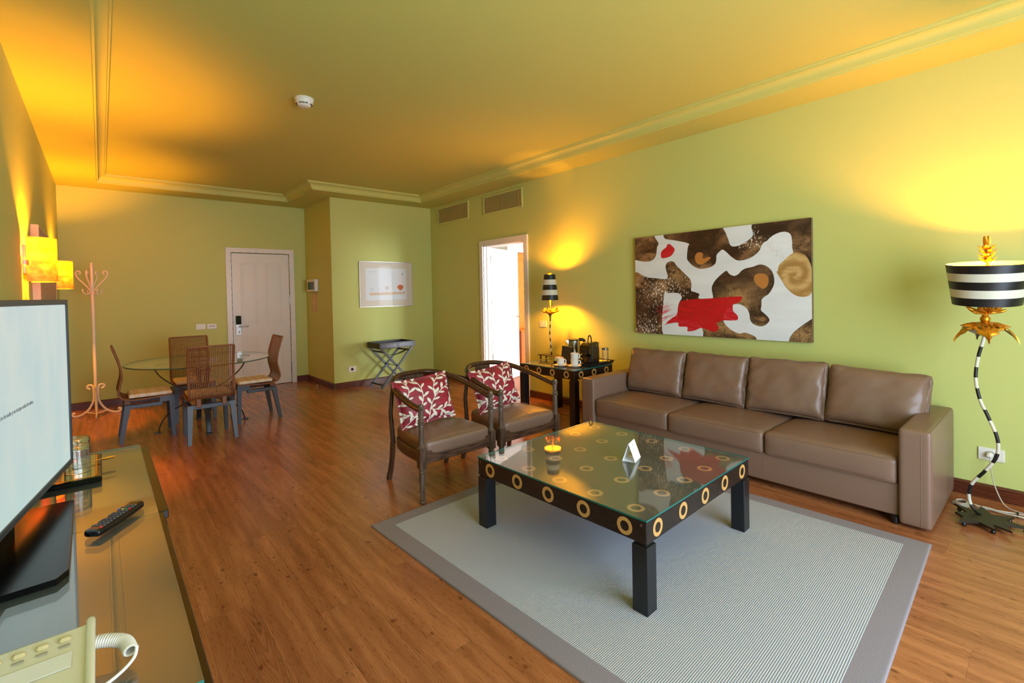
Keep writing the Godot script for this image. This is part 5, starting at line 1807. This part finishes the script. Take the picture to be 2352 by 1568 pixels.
func console_items() -> void:
	var ty := 0.7505
	# remote control
	var o := thing("remote_control", "black remote control lying on the glass sheet", "remote control", Vector3(0.016, ty, -1.672), atan2(0.1, -0.145))
	var body := MB.new().pillow(Vector3(0.044, 0.020, 0.178), 0.009, 10, func(c, q):
		q.x *= 1.0 - 0.10 * pow(absf(c.z), 4.0)
		q.y += 0.010 + (0.002 * c.z * c.z)
		return q)
	part("body", body, M.black_plastic, o, 60.0)
	var keys := MB.new()
	var km := mat(rgb(78, 78, 82), 0.5)
	for r in 12:
		for c in 4:
			if r in [3, 0]: continue
			if c == 3 and r % 3 == 1: continue
			keys.box(Vector3(-0.0135 + c * 0.009, 0.0212, 0.068 - r * 0.0118), Vector3(0.0062, 0.003, 0.0065), 0.001)
	var kp := part("keypad", keys, km, o)
	kp.set_meta("kind", "stuff")
	var cols := [rgb(190, 30, 40), rgb(30, 130, 70), rgb(210, 170, 50), rgb(40, 80, 190)]
	for c in 4: part("colour_key", MB.new().box(Vector3(-0.0135 + c * 0.009, 0.0213, 0.068 - 3 * 0.0118), Vector3(0.0068, 0.003, 0.006), 0.001), mat(cols[c], 0.4), o)
	part("power_key", MB.new().box(Vector3(-0.012, 0.0213, -0.072), Vector3(0.008, 0.003, 0.007), 0.001), mat(rgb(200, 40, 50), 0.4), o)
	part("infrared_window", MB.new().lathe([Vector2(0.0045, 0), Vector2(0.004, 0.002), Vector2(0, 0.003)], 12, Transform3D(Basis(Vector3.RIGHT, -PI / 2), Vector3(0.004, 0.010, -0.0885))), M.black_gloss, o)
	# tray with tumblers
	o = thing("glass_tray", "black tray with a gold line holding upturned tumblers", "tray", Vector3(-0.125, ty, -2.245), 0.0)
	part("tray_body", MB.new().box(Vector3(0, 0.009, 0), Vector3(0.225, 0.018, 0.315), 0.003), M.black_gloss, o)
	var gl := MB.new()
	for s in [-1, 1]:
		gl.box(Vector3(s * 0.098, 0.0186, 0), Vector3(0.004, 0.001, 0.288))
		gl.box(Vector3(0, 0.0186, s * 0.142), Vector3(0.2, 0.001, 0.004))
	part("gold_line", gl, M.gold, o)
	part("mirror_inset", MB.new().box(Vector3(0, 0.0183, 0), Vector3(0.19, 0.0008, 0.278)), mat(rgb(200, 205, 200), 0.05, 1.0), o)
	var tum := mat(Color(0.96, 0.98, 0.97, 0.02), 0.0)
	tum.transparency = BaseMaterial3D.TRANSPARENCY_ALPHA
	tum.refraction_enabled = true
	tum.refraction_scale = 0.05
	# upturned: thick base on top
	var prof := [Vector2(0.0325, 0.0), Vector2(0.0345, 0.001), Vector2(0.0345, 0.088), Vector2(0.033, 0.0905), Vector2(0.0, 0.0905)]
	var inner := [Vector2(0.0, 0.079), Vector2(0.0295, 0.079), Vector2(0.0315, 0.074), Vector2(0.0320, 0.002), Vector2(0.0325, 0.0)]
	var tb := MB.new().lathe(prof + inner, 36, Transform3D(), false).commit(35.0)
	var spots := [Vector3(-0.075, ty + 0.0195, -2.195), Vector3(-0.078, ty + 0.0195, -2.305), Vector3(-0.165, ty + 0.0195, -2.20)]
	var tl := ["upturned glass tumbler near the tray's edge towards the remote control", "upturned glass tumbler at the far corner of the black tray", "upturned glass tumbler behind the television on the black tray"]
	for k in 3:
		var t := thing("tumbler", tl[k], "glass", spots[k], 0.0, "upturned tumblers on the black tray")
		part("glass_body", tb, tum, t)
	o = thing("spoon", "spoon sticking out over the rim of the black tray", "spoon", Vector3(-0.02, ty + 0.026, -2.27), 0.15)
	part("bowl", MB.new().lathe([Vector2(0.0, -0.004), Vector2(0.010, -0.002), Vector2(0.0135, 0.002), Vector2(0.012, 0.0022), Vector2(0.0, -0.002)], 18, Transform3D(Basis().scaled(Vector3(1.7, 1, 1)), Vector3(0.025, 0, 0))), M.chrome, o)
	part("handle", MB.new().tube([Vector3(0.004, 0, 0), Vector3(-0.03, 0.002, 0), Vector3(-0.075, -0.004, 0)], [0.003, 0.0022, 0.004], 6, true, Vector2(1.5, 0.6)), M.chrome, o)
	# telephone
	o = thing("telephone", "cream desk telephone with a curly cord at the end of the glass sheet", "telephone", Vector3(-0.128, ty, -0.945), 0.0)
	var side := PackedVector2Array([Vector2(-0.115, 0.0), Vector2(0.115, 0.0), Vector2(0.115, 0.036), Vector2(0.06, 0.046), Vector2(-0.105, 0.066), Vector2(-0.115, 0.062)])
	# side profile lies in z (front +z) and y, pushed along x
	part("body", MB.new().extrude(side, 0.205, Transform3D(Basis(Vector3(0, 0, 1), Vector3(0, 1, 0), Vector3(-1, 0, 0)), Vector3(0.1025, 0, 0))), M.cream_plastic, o, 20.0)
	var rim := []
	for e in [[-0.115, 0.055], [-0.112, 0.066], [-0.02, 0.0565], [0.06, 0.047]]: rim.append(Vector3(0.1015, e[1], e[0]))
	part("edge_roll", MB.new().tube(smooth_path(rim, 5), 0.006, 8), M.cream_plastic, o, 60.0)
	var slope := Basis(Vector3.RIGHT, 0.121)
	for k in 7:
		var x := -0.082 + k * 0.0255
		var key := part("memory_key", MB.new().box(Vector3(x, 0.0655, -0.085), Vector3(0.015, 0.008, 0.011), 0.003, slope), mat(rgb(196, 178, 130), 0.4), o)
		key.set_meta("label", "small memory key")
		part("key_label", MB.new().box(Vector3(x, 0.0638, -0.0695), Vector3(0.013, 0.0012, 0.004), 0.0003, slope), mat(rgb(150, 140, 118), 0.5), o)
	part("label_strip", MB.new().box(Vector3(-0.005, 0.0592, -0.035), Vector3(0.17, 0.001, 0.034), 0.0003, slope), mat(rgb(220, 216, 204), 0.35), o)
	for r in 3:
		for c in 3:
			part("dial_key", MB.new().box(Vector3(0.0 + c * 0.024, 0.0548 - r * 0.0028, 0.008 + r * 0.022), Vector3(0.016, 0.008, 0.012), 0.003, slope), mat(rgb(206, 198, 172), 0.4), o)
	part("handset", MB.new().tube(smooth_path([Vector3(-0.068, 0.060, -0.10), Vector3(-0.068, 0.092, -0.085), Vector3(-0.068, 0.100, 0.0), Vector3(-0.068, 0.086, 0.085), Vector3(-0.068, 0.052, 0.10)], 6), 0.02, 10, true, Vector2(1.25, 0.8)), M.cream_plastic, o, 60.0)
	# curly cord: out from the back edge, round, and straight back under the body
	var path := smooth_path([Vector3(0.085, 0.035, -0.105), Vector3(0.115, 0.034, -0.098), Vector3(0.142, 0.030, -0.080), Vector3(0.150, 0.026, -0.052)], 30)
	var coil := []
	for i in path.size() * 4:
		var u := float(i) / (path.size() * 4 - 1) * (path.size() - 1)
		var a0: Vector3 = path[int(u)]
		var a1: Vector3 = path[mini(int(u) + 1, path.size() - 1)]
		var d: Vector3 = (path[mini(int(u) + 2, path.size() - 1)] - path[maxi(int(u) - 1, 0)]).normalized()
		var s := d.cross(Vector3.UP).normalized()
		var ph := u * TAU / 3.4
		coil.append(a0.lerp(a1, u - int(u)) + (s * cos(ph) + s.cross(d) * sin(ph)) * 0.0085)
	part("curly_cord", MB.new().tube(coil, 0.0021, 5), mat(rgb(206, 198, 182), 0.4), o, 70.0)
	part("straight_cord", MB.new().tube(smooth_path([coil[-1], Vector3(0.152, 0.018, -0.038), Vector3(0.125, 0.012, -0.016), Vector3(0.07, 0.010, 0.012)], 8), 0.0028, 6), mat(rgb(224, 220, 214), 0.35), o, 70.0)


# ---------------------------------------------------------------- left wall: wooden panel and two sconces
func sconces() -> void:
	var pl := thing("wall_panel", "wide pale wooden panel on the left wall between two sconces", "wall panel", Vector3(XL, 1.45, -5.75), PI / 2)
	part("board", MB.new().box(Vector3(0, 0, 0.022), Vector3(1.70, 0.94, 0.040), 0.004), wood_mat(rgb(190, 164, 146), rgb(164, 140, 122), 0.5, Vector3(2, 8, 2)), pl)
	var ed := MB.new()
	for s in [-1, 1]:
		ed.box(Vector3(s * 0.845, 0, 0.024), Vector3(0.012, 0.944, 0.046), 0.003)
		ed.box(Vector3(0, s * 0.467, 0.024), Vector3(1.70, 0.012, 0.046), 0.003)
	part("edge_trim", ed, mat(rgb(214, 196, 160), 0.5), pl)
	var lab := ["amber parchment wall sconce on the television side of the wooden panel", "amber parchment wall sconce between the wooden panel and the coat stand"]
	var shade := mat(rgb(240, 176, 84), 0.6)
	shade.backlight_enabled = true
	shade.backlight = Color(0.62, 0.40, 0.10)
	shade.albedo_texture = noise_tex(0.03, 128, 128, ramp([[0.25, Color(0.80, 0.66, 0.44)], [0.55, Color(0.96, 0.90, 0.80)], [0.8, Color(1, 1, 1)]]), FastNoiseLite.TYPE_SIMPLEX_SMOOTH, 4, 19)
	triplanar(shade, Vector3(3.5, 3.5, 3.5))
	for k in 2:
		var o := thing("wall_sconce", lab[k], "wall lamp", Vector3(XL, 1.635, [-4.52, -6.97][k]), PI / 2, "sconces on the left wall")
		part("back_plate", MB.new().box(Vector3(0, 0, 0.008), Vector3(0.20, 0.19, 0.016), 0.004), M.white_plastic, o)
		part("arm", MB.new().tube([Vector3(0, -0.04, 0.014), Vector3(0, -0.04, 0.055), Vector3(0, -0.02, 0.06)], 0.007, 8), M.white_plastic, o)
		part("lamp_holder", MB.new().lathe([Vector2(0.014, 0), Vector2(0.014, 0.035)], 12, Transform3D(Basis(), Vector3(0, -0.025, 0.06))), M.white_plastic, o)
		var outer := []
		var rows := []
		for i in 25:
			var a := PI * i / 24.0
			rows.append([cos(a) * 0.125, 0.018 + sin(a) * 0.142])
		var m := MB.new()
		var r1 := []
		for e in rows: r1.append(PackedVector3Array([Vector3(e[0], -0.147, e[1]), Vector3(e[0], 0.147, e[1])]))
		m.grid(r1, false, false, true)
		part("shade", m, shade, o, 60.0)
		for s in [-1, 1]: part("bracket", MB.new().box(Vector3(s * 0.118, -0.02, 0.016), Vector3(0.006, 0.03, 0.03), 0.001), M.white_plastic, o)
		bulb(o, Vector3(0, 0.060, 0.062), 0.020, WARM, 3.0, 10.0)


func coat_rack() -> void:
	var o := thing("coat_stand", "cream painted iron coat stand with scrolled hooks and feet", "coat stand", Vector3(-0.072, 0, -7.385))
	var m := mat(rgb(236, 222, 198), 0.42)
	part("pole", MB.new().lathe([Vector2(0.0165, 0.34), Vector2(0.0165, 0.72), Vector2(0.018, 0.722), Vector2(0.018, 0.74), Vector2(0.0165, 0.742), Vector2(0.0165, 1.22), Vector2(0.018, 1.222), Vector2(0.018, 1.24), Vector2(0.0165, 1.242), Vector2(0.0165, 1.74), Vector2(0.022, 1.748), Vector2(0.022, 1.758), Vector2(0.014, 1.765), Vector2(0.013, 1.79), Vector2(0.008, 1.803), Vector2(0, 1.806)], 16), m, o, 40.0)
	part("foot_post", MB.new().lathe([Vector2(0.014, 0.06), Vector2(0.014, 0.34)], 12), m, o)
	for k in 3:
		var a := deg_to_rad([90.0, -20.0, 206.0][k])
		var d := Vector3(cos(a), 0, sin(a))
		# scroll at the top, sweep down and out to a curled toe
		var q := []
		for i in 9:
			var t := PI * 1.55 * (1.0 - i / 8.0)
			q.append(d * (0.062 - 0.028 * cos(t) - 0.006) + Vector3(0, 0.345 + 0.024 * sin(t), 0))
		q.append_array([d * 0.022 + Vector3(0, 0.30, 0), d * 0.024 + Vector3(0, 0.20, 0), d * 0.065 + Vector3(0, 0.10, 0), d * 0.13 + Vector3(0, 0.035, 0), d * 0.195 + Vector3(0, 0.010, 0), d * 0.232 + Vector3(0, 0.018, 0), d * 0.238 + Vector3(0, 0.042, 0), d * 0.222 + Vector3(0, 0.050, 0), d * 0.214 + Vector3(0, 0.040, 0)])
		part("scroll_leg", MB.new().tube(smooth_path(q, 4), 0.0095, 8, true, Vector2(0.75, 1.2)), m, o, 60.0)
	var ring := []
	for k in 3:
		var a := deg_to_rad([90.0, -20.0, 206.0][k])
		ring.append(Vector3(cos(a) * 0.115, 0.052, sin(a) * 0.115))
	for k in 3: part("foot_brace", MB.new().tube([ring[k], ring[(k + 1) % 3]], 0.005, 6), m, o)
	for k in 4:
		var a := deg_to_rad(18.0 + 90.0 * k)
		var d := Vector3(cos(a), 0, sin(a))
		var q := [d * 0.018 + Vector3(0, 1.455, 0), d * 0.035 + Vector3(0, 1.50, 0), d * 0.085 + Vector3(0, 1.565, 0), d * 0.135 + Vector3(0, 1.625, 0), d * 0.150 + Vector3(0, 1.675, 0), d * 0.133 + Vector3(0, 1.70, 0), d * 0.108 + Vector3(0, 1.695, 0), d * 0.106 + Vector3(0, 1.672, 0), d * 0.120 + Vector3(0, 1.668, 0)]
		part("upper_hook", MB.new().tube(smooth_path(q, 5), 0.008, 8), m, o, 60.0)
		a += deg_to_rad(45.0)
		d = Vector3(cos(a), 0, sin(a))
		q = [d * 0.017 + Vector3(0, 1.47, 0), d * 0.03 + Vector3(0, 1.44, 0), d * 0.062 + Vector3(0, 1.432, 0), d * 0.088 + Vector3(0, 1.45, 0), d * 0.094 + Vector3(0, 1.478, 0)]
		part("lower_hook", MB.new().tube(smooth_path(q, 5), 0.007, 8), m, o, 60.0)
		part("hook_ball", MB.new().lathe([Vector2(0, -0.011), Vector2(0.009, -0.006), Vector2(0.011, 0), Vector2(0.009, 0.007), Vector2(0, 0.011)], 10, Transform3D(Basis(), d * 0.094 + Vector3(0, 1.482, 0))), m, o, 60.0)


# ---------------------------------------------------------------- dining corner
func dining_set() -> void:
	var c := Vector3(0.798, 0, -5.965)
	var iron := mat(rgb(58, 60, 68), 0.45, 0.3)
	var t := thing("dining_table", "round glass dining table on flat curved iron legs", "dining table", c)
	var gt := part("glass_top", MB.new().lathe([Vector2(0.0, 0.700), Vector2(0.653, 0.700)], 72, Transform3D(), false).lathe([Vector2(0.653, 0.711), Vector2(0.0, 0.711)], 72, Transform3D(), false), pane(rgb(200, 225, 210), 0.10), t)
	gt.set_meta("label", "clear round glass top")
	part("glass_rim", MB.new().lathe([Vector2(0.653, 0.700), Vector2(0.656, 0.703), Vector2(0.656, 0.708), Vector2(0.653, 0.711)], 72, Transform3D(), false), mat(rgb(70, 92, 76), 0.12), gt)
	for k in 4:
		var a := PI / 2 * k + 0.02
		var d := Vector3(cos(a), 0, sin(a))
		var q := [d * 0.30 + Vector3(0, 0.690, 0), d * 0.37 + Vector3(0, 0.694, 0), d * 0.405 + Vector3(0, 0.66, 0), d * 0.36 + Vector3(0, 0.57, 0), d * 0.24 + Vector3(0, 0.46, 0), d * 0.11 + Vector3(0, 0.39, 0), d * 0.05 + Vector3(0, 0.345, 0), d * 0.10 + Vector3(0, 0.295, 0), d * 0.24 + Vector3(0, 0.225, 0), d * 0.345 + Vector3(0, 0.13, 0), d * 0.385 + Vector3(0, 0.03, 0), d * 0.388 + Vector3(0, 0.006, 0)]
		part("leg", MB.new().tube(smooth_path(q, 5), 0.024, 8, true, Vector2(1.0, 0.24), Vector3.UP), iron, t, 50.0)
		part("foot_pad", MB.new().box(d * 0.395 + Vector3(0, 0.004, 0), Vector3(0.055, 0.008, 0.055), 0.002, Basis(Vector3.UP, -a)), iron, t)
		part("glass_pad", MB.new().lathe([Vector2(0.014, 0.692), Vector2(0.014, 0.700)], 12, Transform3D(Basis(), d * 0.34)), M.black_plastic, t)
	part("centre_ring", MB.new().lathe([Vector2(0.050, 0.325), Vector2(0.056, 0.33), Vector2(0.056, 0.36), Vector2(0.050, 0.365)], 24), iron, t)
	# chair: front towards +z
	var o := thing("dining_chair", "wicker dining chair with its woven back to the sitting area", "chair", Vector3(0.777, 0, -5.46), PI, "wicker chairs round the glass table")
	for s in [-1.0, 1.0]:
		part("front_leg", MB.new().grid(leg_rows(Vector3(s * 0.178, 0, 0.195), Vector3(s * 0.172, 0.40, 0.185), 0.030, 0.044), false, true, true).box(Vector3(s * 0.172, 0.40, 0.185), Vector3(0.044, 0.002, 0.044)), M.blue_black, o)
		part("rear_leg", MB.new().grid(leg_rows(Vector3(s * 0.190, 0, -0.215), Vector3(s * 0.172, 0.355, -0.155), 0.030, 0.048), false, true, true), M.blue_black, o)
		# stepped side rail: high at the front, dropped behind the notch
		part("side_rail", MB.new().bb(Vector3(s * 0.172 - 0.021, 0.350, 0.085), Vector3(s * 0.172 + 0.021, 0.408, 0.207), 0.003).bb(Vector3(s * 0.172 - 0.020, 0.318, -0.175), Vector3(s * 0.172 + 0.020, 0.355, 0.11), 0.003), M.blue_black, o)
	part("front_rail", MB.new().bb(Vector3(-0.152, 0.355, 0.167), Vector3(0.152, 0.400, 0.203), 0.003), M.blue_black, o)
	part("rear_rail", MB.new().bb(Vector3(-0.152, 0.315, -0.177), Vector3(0.152, 0.355, -0.135), 0.003), M.blue_black, o)
	# S-shaped wicker shell: seat, curl and back
	var prof := smooth_path([Vector2(0.19, 0.412), Vector2(0.05, 0.402), Vector2(-0.10, 0.398), Vector2(-0.185, 0.415), Vector2(-0.222, 0.465), Vector2(-0.212, 0.54), Vector2(-0.196, 0.62), Vector2(-0.205, 0.72), Vector2(-0.232, 0.82), Vector2(-0.258, 0.905)], 5)
	var wick := mat(rgb(150, 98, 58), 0.5)
	wick.albedo_texture = noise_tex(0.09, 128, 128, ramp([[0.2, Color(0.62, 0.56, 0.52)], [0.8, Color(1.1, 1.05, 1.0)]]), FastNoiseLite.TYPE_SIMPLEX_SMOOTH, 3, 4)
	triplanar(wick, Vector3.ONE * 8.0)
	var hw := 0.186
	var weave := MB.new()
	var n := 23
	for i in n:
		var x := lerpf(-hw + 0.014, hw - 0.014, float(i) / (n - 1))
		var q := []
		for p in prof: q.append(Vector3(x, p.y, p.x))
		weave.tube(q, 0.0031, 4, false, Vector2(1.0, 0.5), Vector3.ZERO)
	var ln := [0.0]
	for i in range(1, prof.size()): ln.append(ln[-1] + prof[i].distance_to(prof[i - 1]))
	var total: float = ln[-1]
	var m := 74
	for j in m:
		var s := total * (j + 0.5) / m
		var p := Vector2.ZERO
		for i in range(1, prof.size()):
			if ln[i] >= s:
				p = prof[i - 1].lerp(prof[i], (s - ln[i - 1]) / (ln[i] - ln[i - 1]))
				break
		var q := []
		for i in 13:
			var x := lerpf(-hw + 0.006, hw - 0.006, i / 12.0)
			q.append(Vector3(x, p.y, p.x + 0.002 * (1.0 if (i + j) % 2 else -1.0)))
		weave.tube(q, 0.0029, 4, false)
	var wv := part("woven_shell", weave, wick, o, 60.0)
	wv.set_meta("kind", "stuff")
	var rimp := []
	for p in prof: rimp.append(Vector3(-hw, p.y, p.x))
	var back := prof.duplicate()
	back.reverse()
	for p in back: rimp.append(Vector3(hw, p.y, p.x))
	part("wicker_rim", MB.new().tube(rimp, 0.0095, 8, false, Vector2.ONE, Vector3.ZERO, true), wick, o, 60.0)
	for s in [-1.0, 1.0]: part("binding", MB.new().box(Vector3(s * 0.105, 0.372, -0.157), Vector3(0.042, 0.085, 0.052), 0.006), wick, o)
	# tufted seat pad
	var pad_m := mat(rgb(222, 190, 150), 0.85)
	var stripes := Image.create(64, 8, false, Image.FORMAT_RGB8)
	for x in 64:
		var sc := rgb(236, 220, 198) if (x / 8) % 2 == 0 else rgb(230, 206, 176)
		for y in 8: stripes.set_pixel(x, y, sc)
	pad_m.albedo_color = Color.WHITE
	pad_m.albedo_texture = ImageTexture.create_from_image(stripes)
	var padmesh := MB.new().pillow(Vector3(0.345, 0.036, 0.345), 0.017, 26, func(cc, q):
		var e: float = absf(sin(PI * (cc.z * 0.5 + 0.5) * 8.0))
		if absf(cc.y) > 0.2: q.y += signf(cc.y) * (0.006 * e - 0.002) if cc.y > 0 else 0.0
		q.x += signf(cc.x) * 0.004 * e if absf(cc.x) > 0.95 else 0.0
		return q)
	for i in padmesh.v.size(): padmesh.t[i] = Vector2(padmesh.v[i].z / 0.345 + 0.5, 0.5)
	var pm := padmesh.commit(60.0)
	var poses := [[Vector3(0.777, 0, -5.46), PI, "wicker dining chair with its woven back to the sitting area"], [Vector3(0.775, 0, -6.49), 0.0, "wicker dining chair with its back to the entrance wall"], [Vector3(0.325, 0, -5.955), PI / 2, "wicker dining chair seen from the side, nearest the coat stand"], [Vector3(1.290, 0, -5.945), -PI / 2, "wicker dining chair seen from the side, in front of the entrance door"]]
	var pads := ["tufted striped pad on the chair with its back to the sitting area", "tufted striped pad on the chair with its back to the entrance wall", "tufted striped pad on the chair nearest the coat stand", "tufted striped pad on the chair in front of the entrance door"]
	for k in 4:
		if k > 0: copy(o, "dining_chair", poses[k][2], poses[k][0], poses[k][1])
		var at: Vector3 = poses[k][0] + Basis(Vector3.UP, poses[k][1]) * Vector3(0, 0.430, 0.022)
		var pad := thing("seat_pad", pads[k], "seat pad", at, poses[k][1], "striped pads on the wicker chairs")
		part("pad", pm, pad_m, pad)


# four-sided tapering post between two points, wide a at the foot and b at the top
func leg_rows(p: Vector3, q: Vector3, a: float, b: float) -> Array:
	var rows := []
	for e in [[p, a], [q, b]]:
		var c: Vector3 = e[0]
		var h: float = e[1] / 2
		rows.append(PackedVector3Array([c + Vector3(-h, 0, -h), c + Vector3(h, 0, -h), c + Vector3(h, 0, h), c + Vector3(-h, 0, h)]))
	return rows


# ---------------------------------------------------------------- folding tray stand and the framed print
func tray_stand() -> void:
	var o := thing("tray_stand", "dark folding stand with a shallow tray top against the picture wall", "tray table", Vector3(3.285, 0, -6.555), 0.06)
	var m := mat(rgb(50, 54, 66), 0.36)
	var hw := 0.285
	var hd := 0.175
	var tr := MB.new()
	part("tray_floor", MB.new().box(Vector3(0, 0.585, 0), Vector3(hw * 2 - 0.02, 0.012, hd * 2 - 0.02)), m, o)
	for s in [-1, 1]:
		part("tray_side", MB.new().box(Vector3(0, 0.620, s * hd), Vector3(hw * 2 + 0.02, 0.085, 0.018), 0.003), m, o)
		part("tray_end", MB.new().box(Vector3(s * hw, 0.620, 0), Vector3(0.018, 0.085, hd * 2 - 0.018), 0.003), mat(rgb(34, 34, 36), 0.4), o)
	for k in 2: part("hide_panel", MB.new().box(Vector3(-0.145 + 0.29 * k, 0.618, hd + 0.0095), Vector3(0.255, 0.055, 0.004), 0.0015), mat(rgb(70, 76, 92), 0.22), o)
	for s in [-1, 1]:
		var z: float = s * (hd - 0.012)
		for e in [-1.0, 1.0]:
			var a := Vector3(-e * (hw - 0.01), 0.012, z + e * 0.013)
			var b := Vector3(e * (hw - 0.03), 0.578, z + e * 0.013)
			var d := (b - a).normalized()
			var bs := Basis(d, Vector3(0, 0, 1).cross(d), Vector3(0, 0, 1))
			part("cross_leg", MB.new().box((a + b) * 0.5, Vector3((b - a).length(), 0.032, 0.018), 0.003, bs), m, o)
	for e in [[-0.245, 0.055], [0.245, 0.055], [-0.215, 0.525], [0.205, 0.525]]:
		part("stretcher", MB.new().box(Vector3(e[0], e[1], 0), Vector3(0.022, 0.022, hd * 2 - 0.03), 0.004), m, o)
	part("pivot", MB.new().tube([Vector3(0, 0.31, -hd + 0.0), Vector3(0, 0.31, hd - 0.0)], 0.006, 8), M.steel, o)
	var strap := []
	for i in 13:
		var u := i / 12.0
		strap.append(Vector3(lerpf(-0.21, 0.20, u), 0.515 - 0.05 * sin(PI * u), 0.06))
	part("strap", MB.new().tube(strap, 0.028, 6, true, Vector2(1.0, 0.10), Vector3.UP), mat(rgb(36, 38, 40), 0.5), o, 60.0)


func framed_print() -> void:
	var o := thing("framed_print", "white framed seashell print on the green picture wall", "picture", Vector3(3.378, 1.522, ZB))
	var hw := 0.445
	var hh := 0.348
	part("backing", MB.new().bb(Vector3(-hw + 0.006, -hh + 0.006, 0.002), Vector3(hw - 0.006, hh - 0.006, 0.012)), M.white_plastic, o)
	var mt := MB.new()
	var iw := 0.345
	var ih := 0.245
	mt.bb(Vector3(-hw + 0.008, ih, 0.012), Vector3(hw - 0.008, hh - 0.008, 0.0145))
	mt.bb(Vector3(-hw + 0.008, -hh + 0.008, 0.012), Vector3(hw - 0.008, -ih, 0.0145))
	mt.bb(Vector3(-hw + 0.008, -ih, 0.012), Vector3(-iw, ih, 0.0145))
	mt.bb(Vector3(iw, -ih, 0.012), Vector3(hw - 0.008, ih, 0.0145))
	part("mount", mt, mat(rgb(220, 212, 198), 0.7), o)
	var fr := MB.new()
	for s in [-1, 1]:
		fr.box(Vector3(0, s * (hh - 0.005), 0.011), Vector3(hw * 2, 0.010, 0.022), 0.002)
		fr.box(Vector3(s * (hw - 0.005), 0, 0.011), Vector3(0.010, hh * 2 - 0.02, 0.022), 0.002)
	part("frame", fr, mat(rgb(206, 206, 208), 0.3, 0.4), o)
	# the print: a scallop shell, fainter discs and a sandy band
	var w := 420
	var h := 298
	var im := Image.create(w, h, false, Image.FORMAT_RGB8)
	im.fill(rgb(226, 230, 236))
	var nz := FastNoiseLite.new()
	nz.seed = 40
	nz.frequency = 0.03
	var sand := func(x, y, c: Color):
		return c.lerp(rgb(216, 160, 104), clampf(0.55 + 0.5 * nz.get_noise_2d(x, y * 3.0), 0, 1))
	var band := []
	for i in 31: band.append(Vector2(lerpf(0.085, 0.95, i / 30.0), 0.765 + 0.012 * sin(i * 1.7) - 0.02 * i / 30.0))
	for i in 31: band.append(Vector2(lerpf(0.95, 0.085, i / 30.0), 0.845 + 0.012 * sin(i * 2.3) - 0.02 * (30 - i) / 30.0))
	fill_poly(im, band, sand)
	var disc := func(cx: float, cy: float, r: float, col: Color, kk: float):
		var p := []
		for i in 20: p.append(Vector2(cx + cos(TAU * i / 20) * r, cy + sin(TAU * i / 20) * r * w / h))
		fill_poly(im, p, func(x, y, c: Color): return c.lerp(col, kk * clampf(0.6 + nz.get_noise_2d(x * 4.0, y * 4.0), 0, 1)))
	disc.call(0.14, 0.66, 0.042, rgb(190, 196, 190), 0.6)
	disc.call(0.30, 0.66, 0.036, rgb(214, 200, 190), 0.6)
	disc.call(0.505, 0.615, 0.046, rgb(196, 160, 136), 0.8)
	var shell := []
	for i in 15:
		var a := lerpf(PI * 1.08, PI * 1.92, i / 14.0)
		var rr := 0.082 * (1.0 + 0.04 * (1.0 if i % 2 else -1.0))
		shell.append(Vector2(0.835 + cos(a) * rr, 0.615 + sin(a) * rr * w / h * 0.85))
	shell.append_array([Vector2(0.895, 0.645), Vector2(0.862, 0.672), Vector2(0.872, 0.70), Vector2(0.836, 0.69), Vector2(0.80, 0.70), Vector2(0.812, 0.672), Vector2(0.775, 0.645)])
	fill_poly(im, shell, func(x, y, _c): return rgb(228, 110, 24).lerp(rgb(196, 84, 14), clampf(0.5 + nz.get_noise_2d(x * 6.0, y * 2.0), 0, 1)))
	for i in 60:
		var a := lerpf(PI * 0.9, PI * 2.05, i / 59.0)
		im.set_pixel(int((0.83 + cos(a) * 0.13) * w), int((0.60 + sin(a) * 0.16) * h), rgb(196, 200, 206))
	fill_poly(im, [Vector2(0.875, 0.20), Vector2(0.90, 0.13), Vector2(0.915, 0.15), Vector2(0.89, 0.23)], func(_x, _y, c: Color): return c.lerp(rgb(90, 110, 100), 0.6))
	fill_poly(im, [Vector2(0.09, 0.09), Vector2(0.26, 0.08), Vector2(0.26, 0.12), Vector2(0.09, 0.13)], func(x, y, c: Color): return c.lerp(rgb(190, 196, 200), clampf(0.3 + nz.get_noise_2d(x * 5.0, y * 5.0), 0, 0.6)))
	var pm := mat(Color.WHITE, 0.6)
	pm.albedo_texture = ImageTexture.create_from_image(im)
	var q := MB.new()
	q.quad(Vector3(-iw, -ih, 0.0125), Vector3(iw, -ih, 0.0125), Vector3(iw, ih, 0.0125), Vector3(-iw, ih, 0.0125), Vector2(0, 1), Vector2(1, 1), Vector2(1, 0), Vector2(0, 0))
	part("print", q, pm, o)
	var gz := pane(rgb(235, 240, 238), 0.03)
	gz.metallic_specular = 0.10
	part("glazing", MB.new().bb(Vector3(-hw + 0.009, -hh + 0.009, 0.016), Vector3(hw - 0.009, hh - 0.009, 0.018)), gz, o)
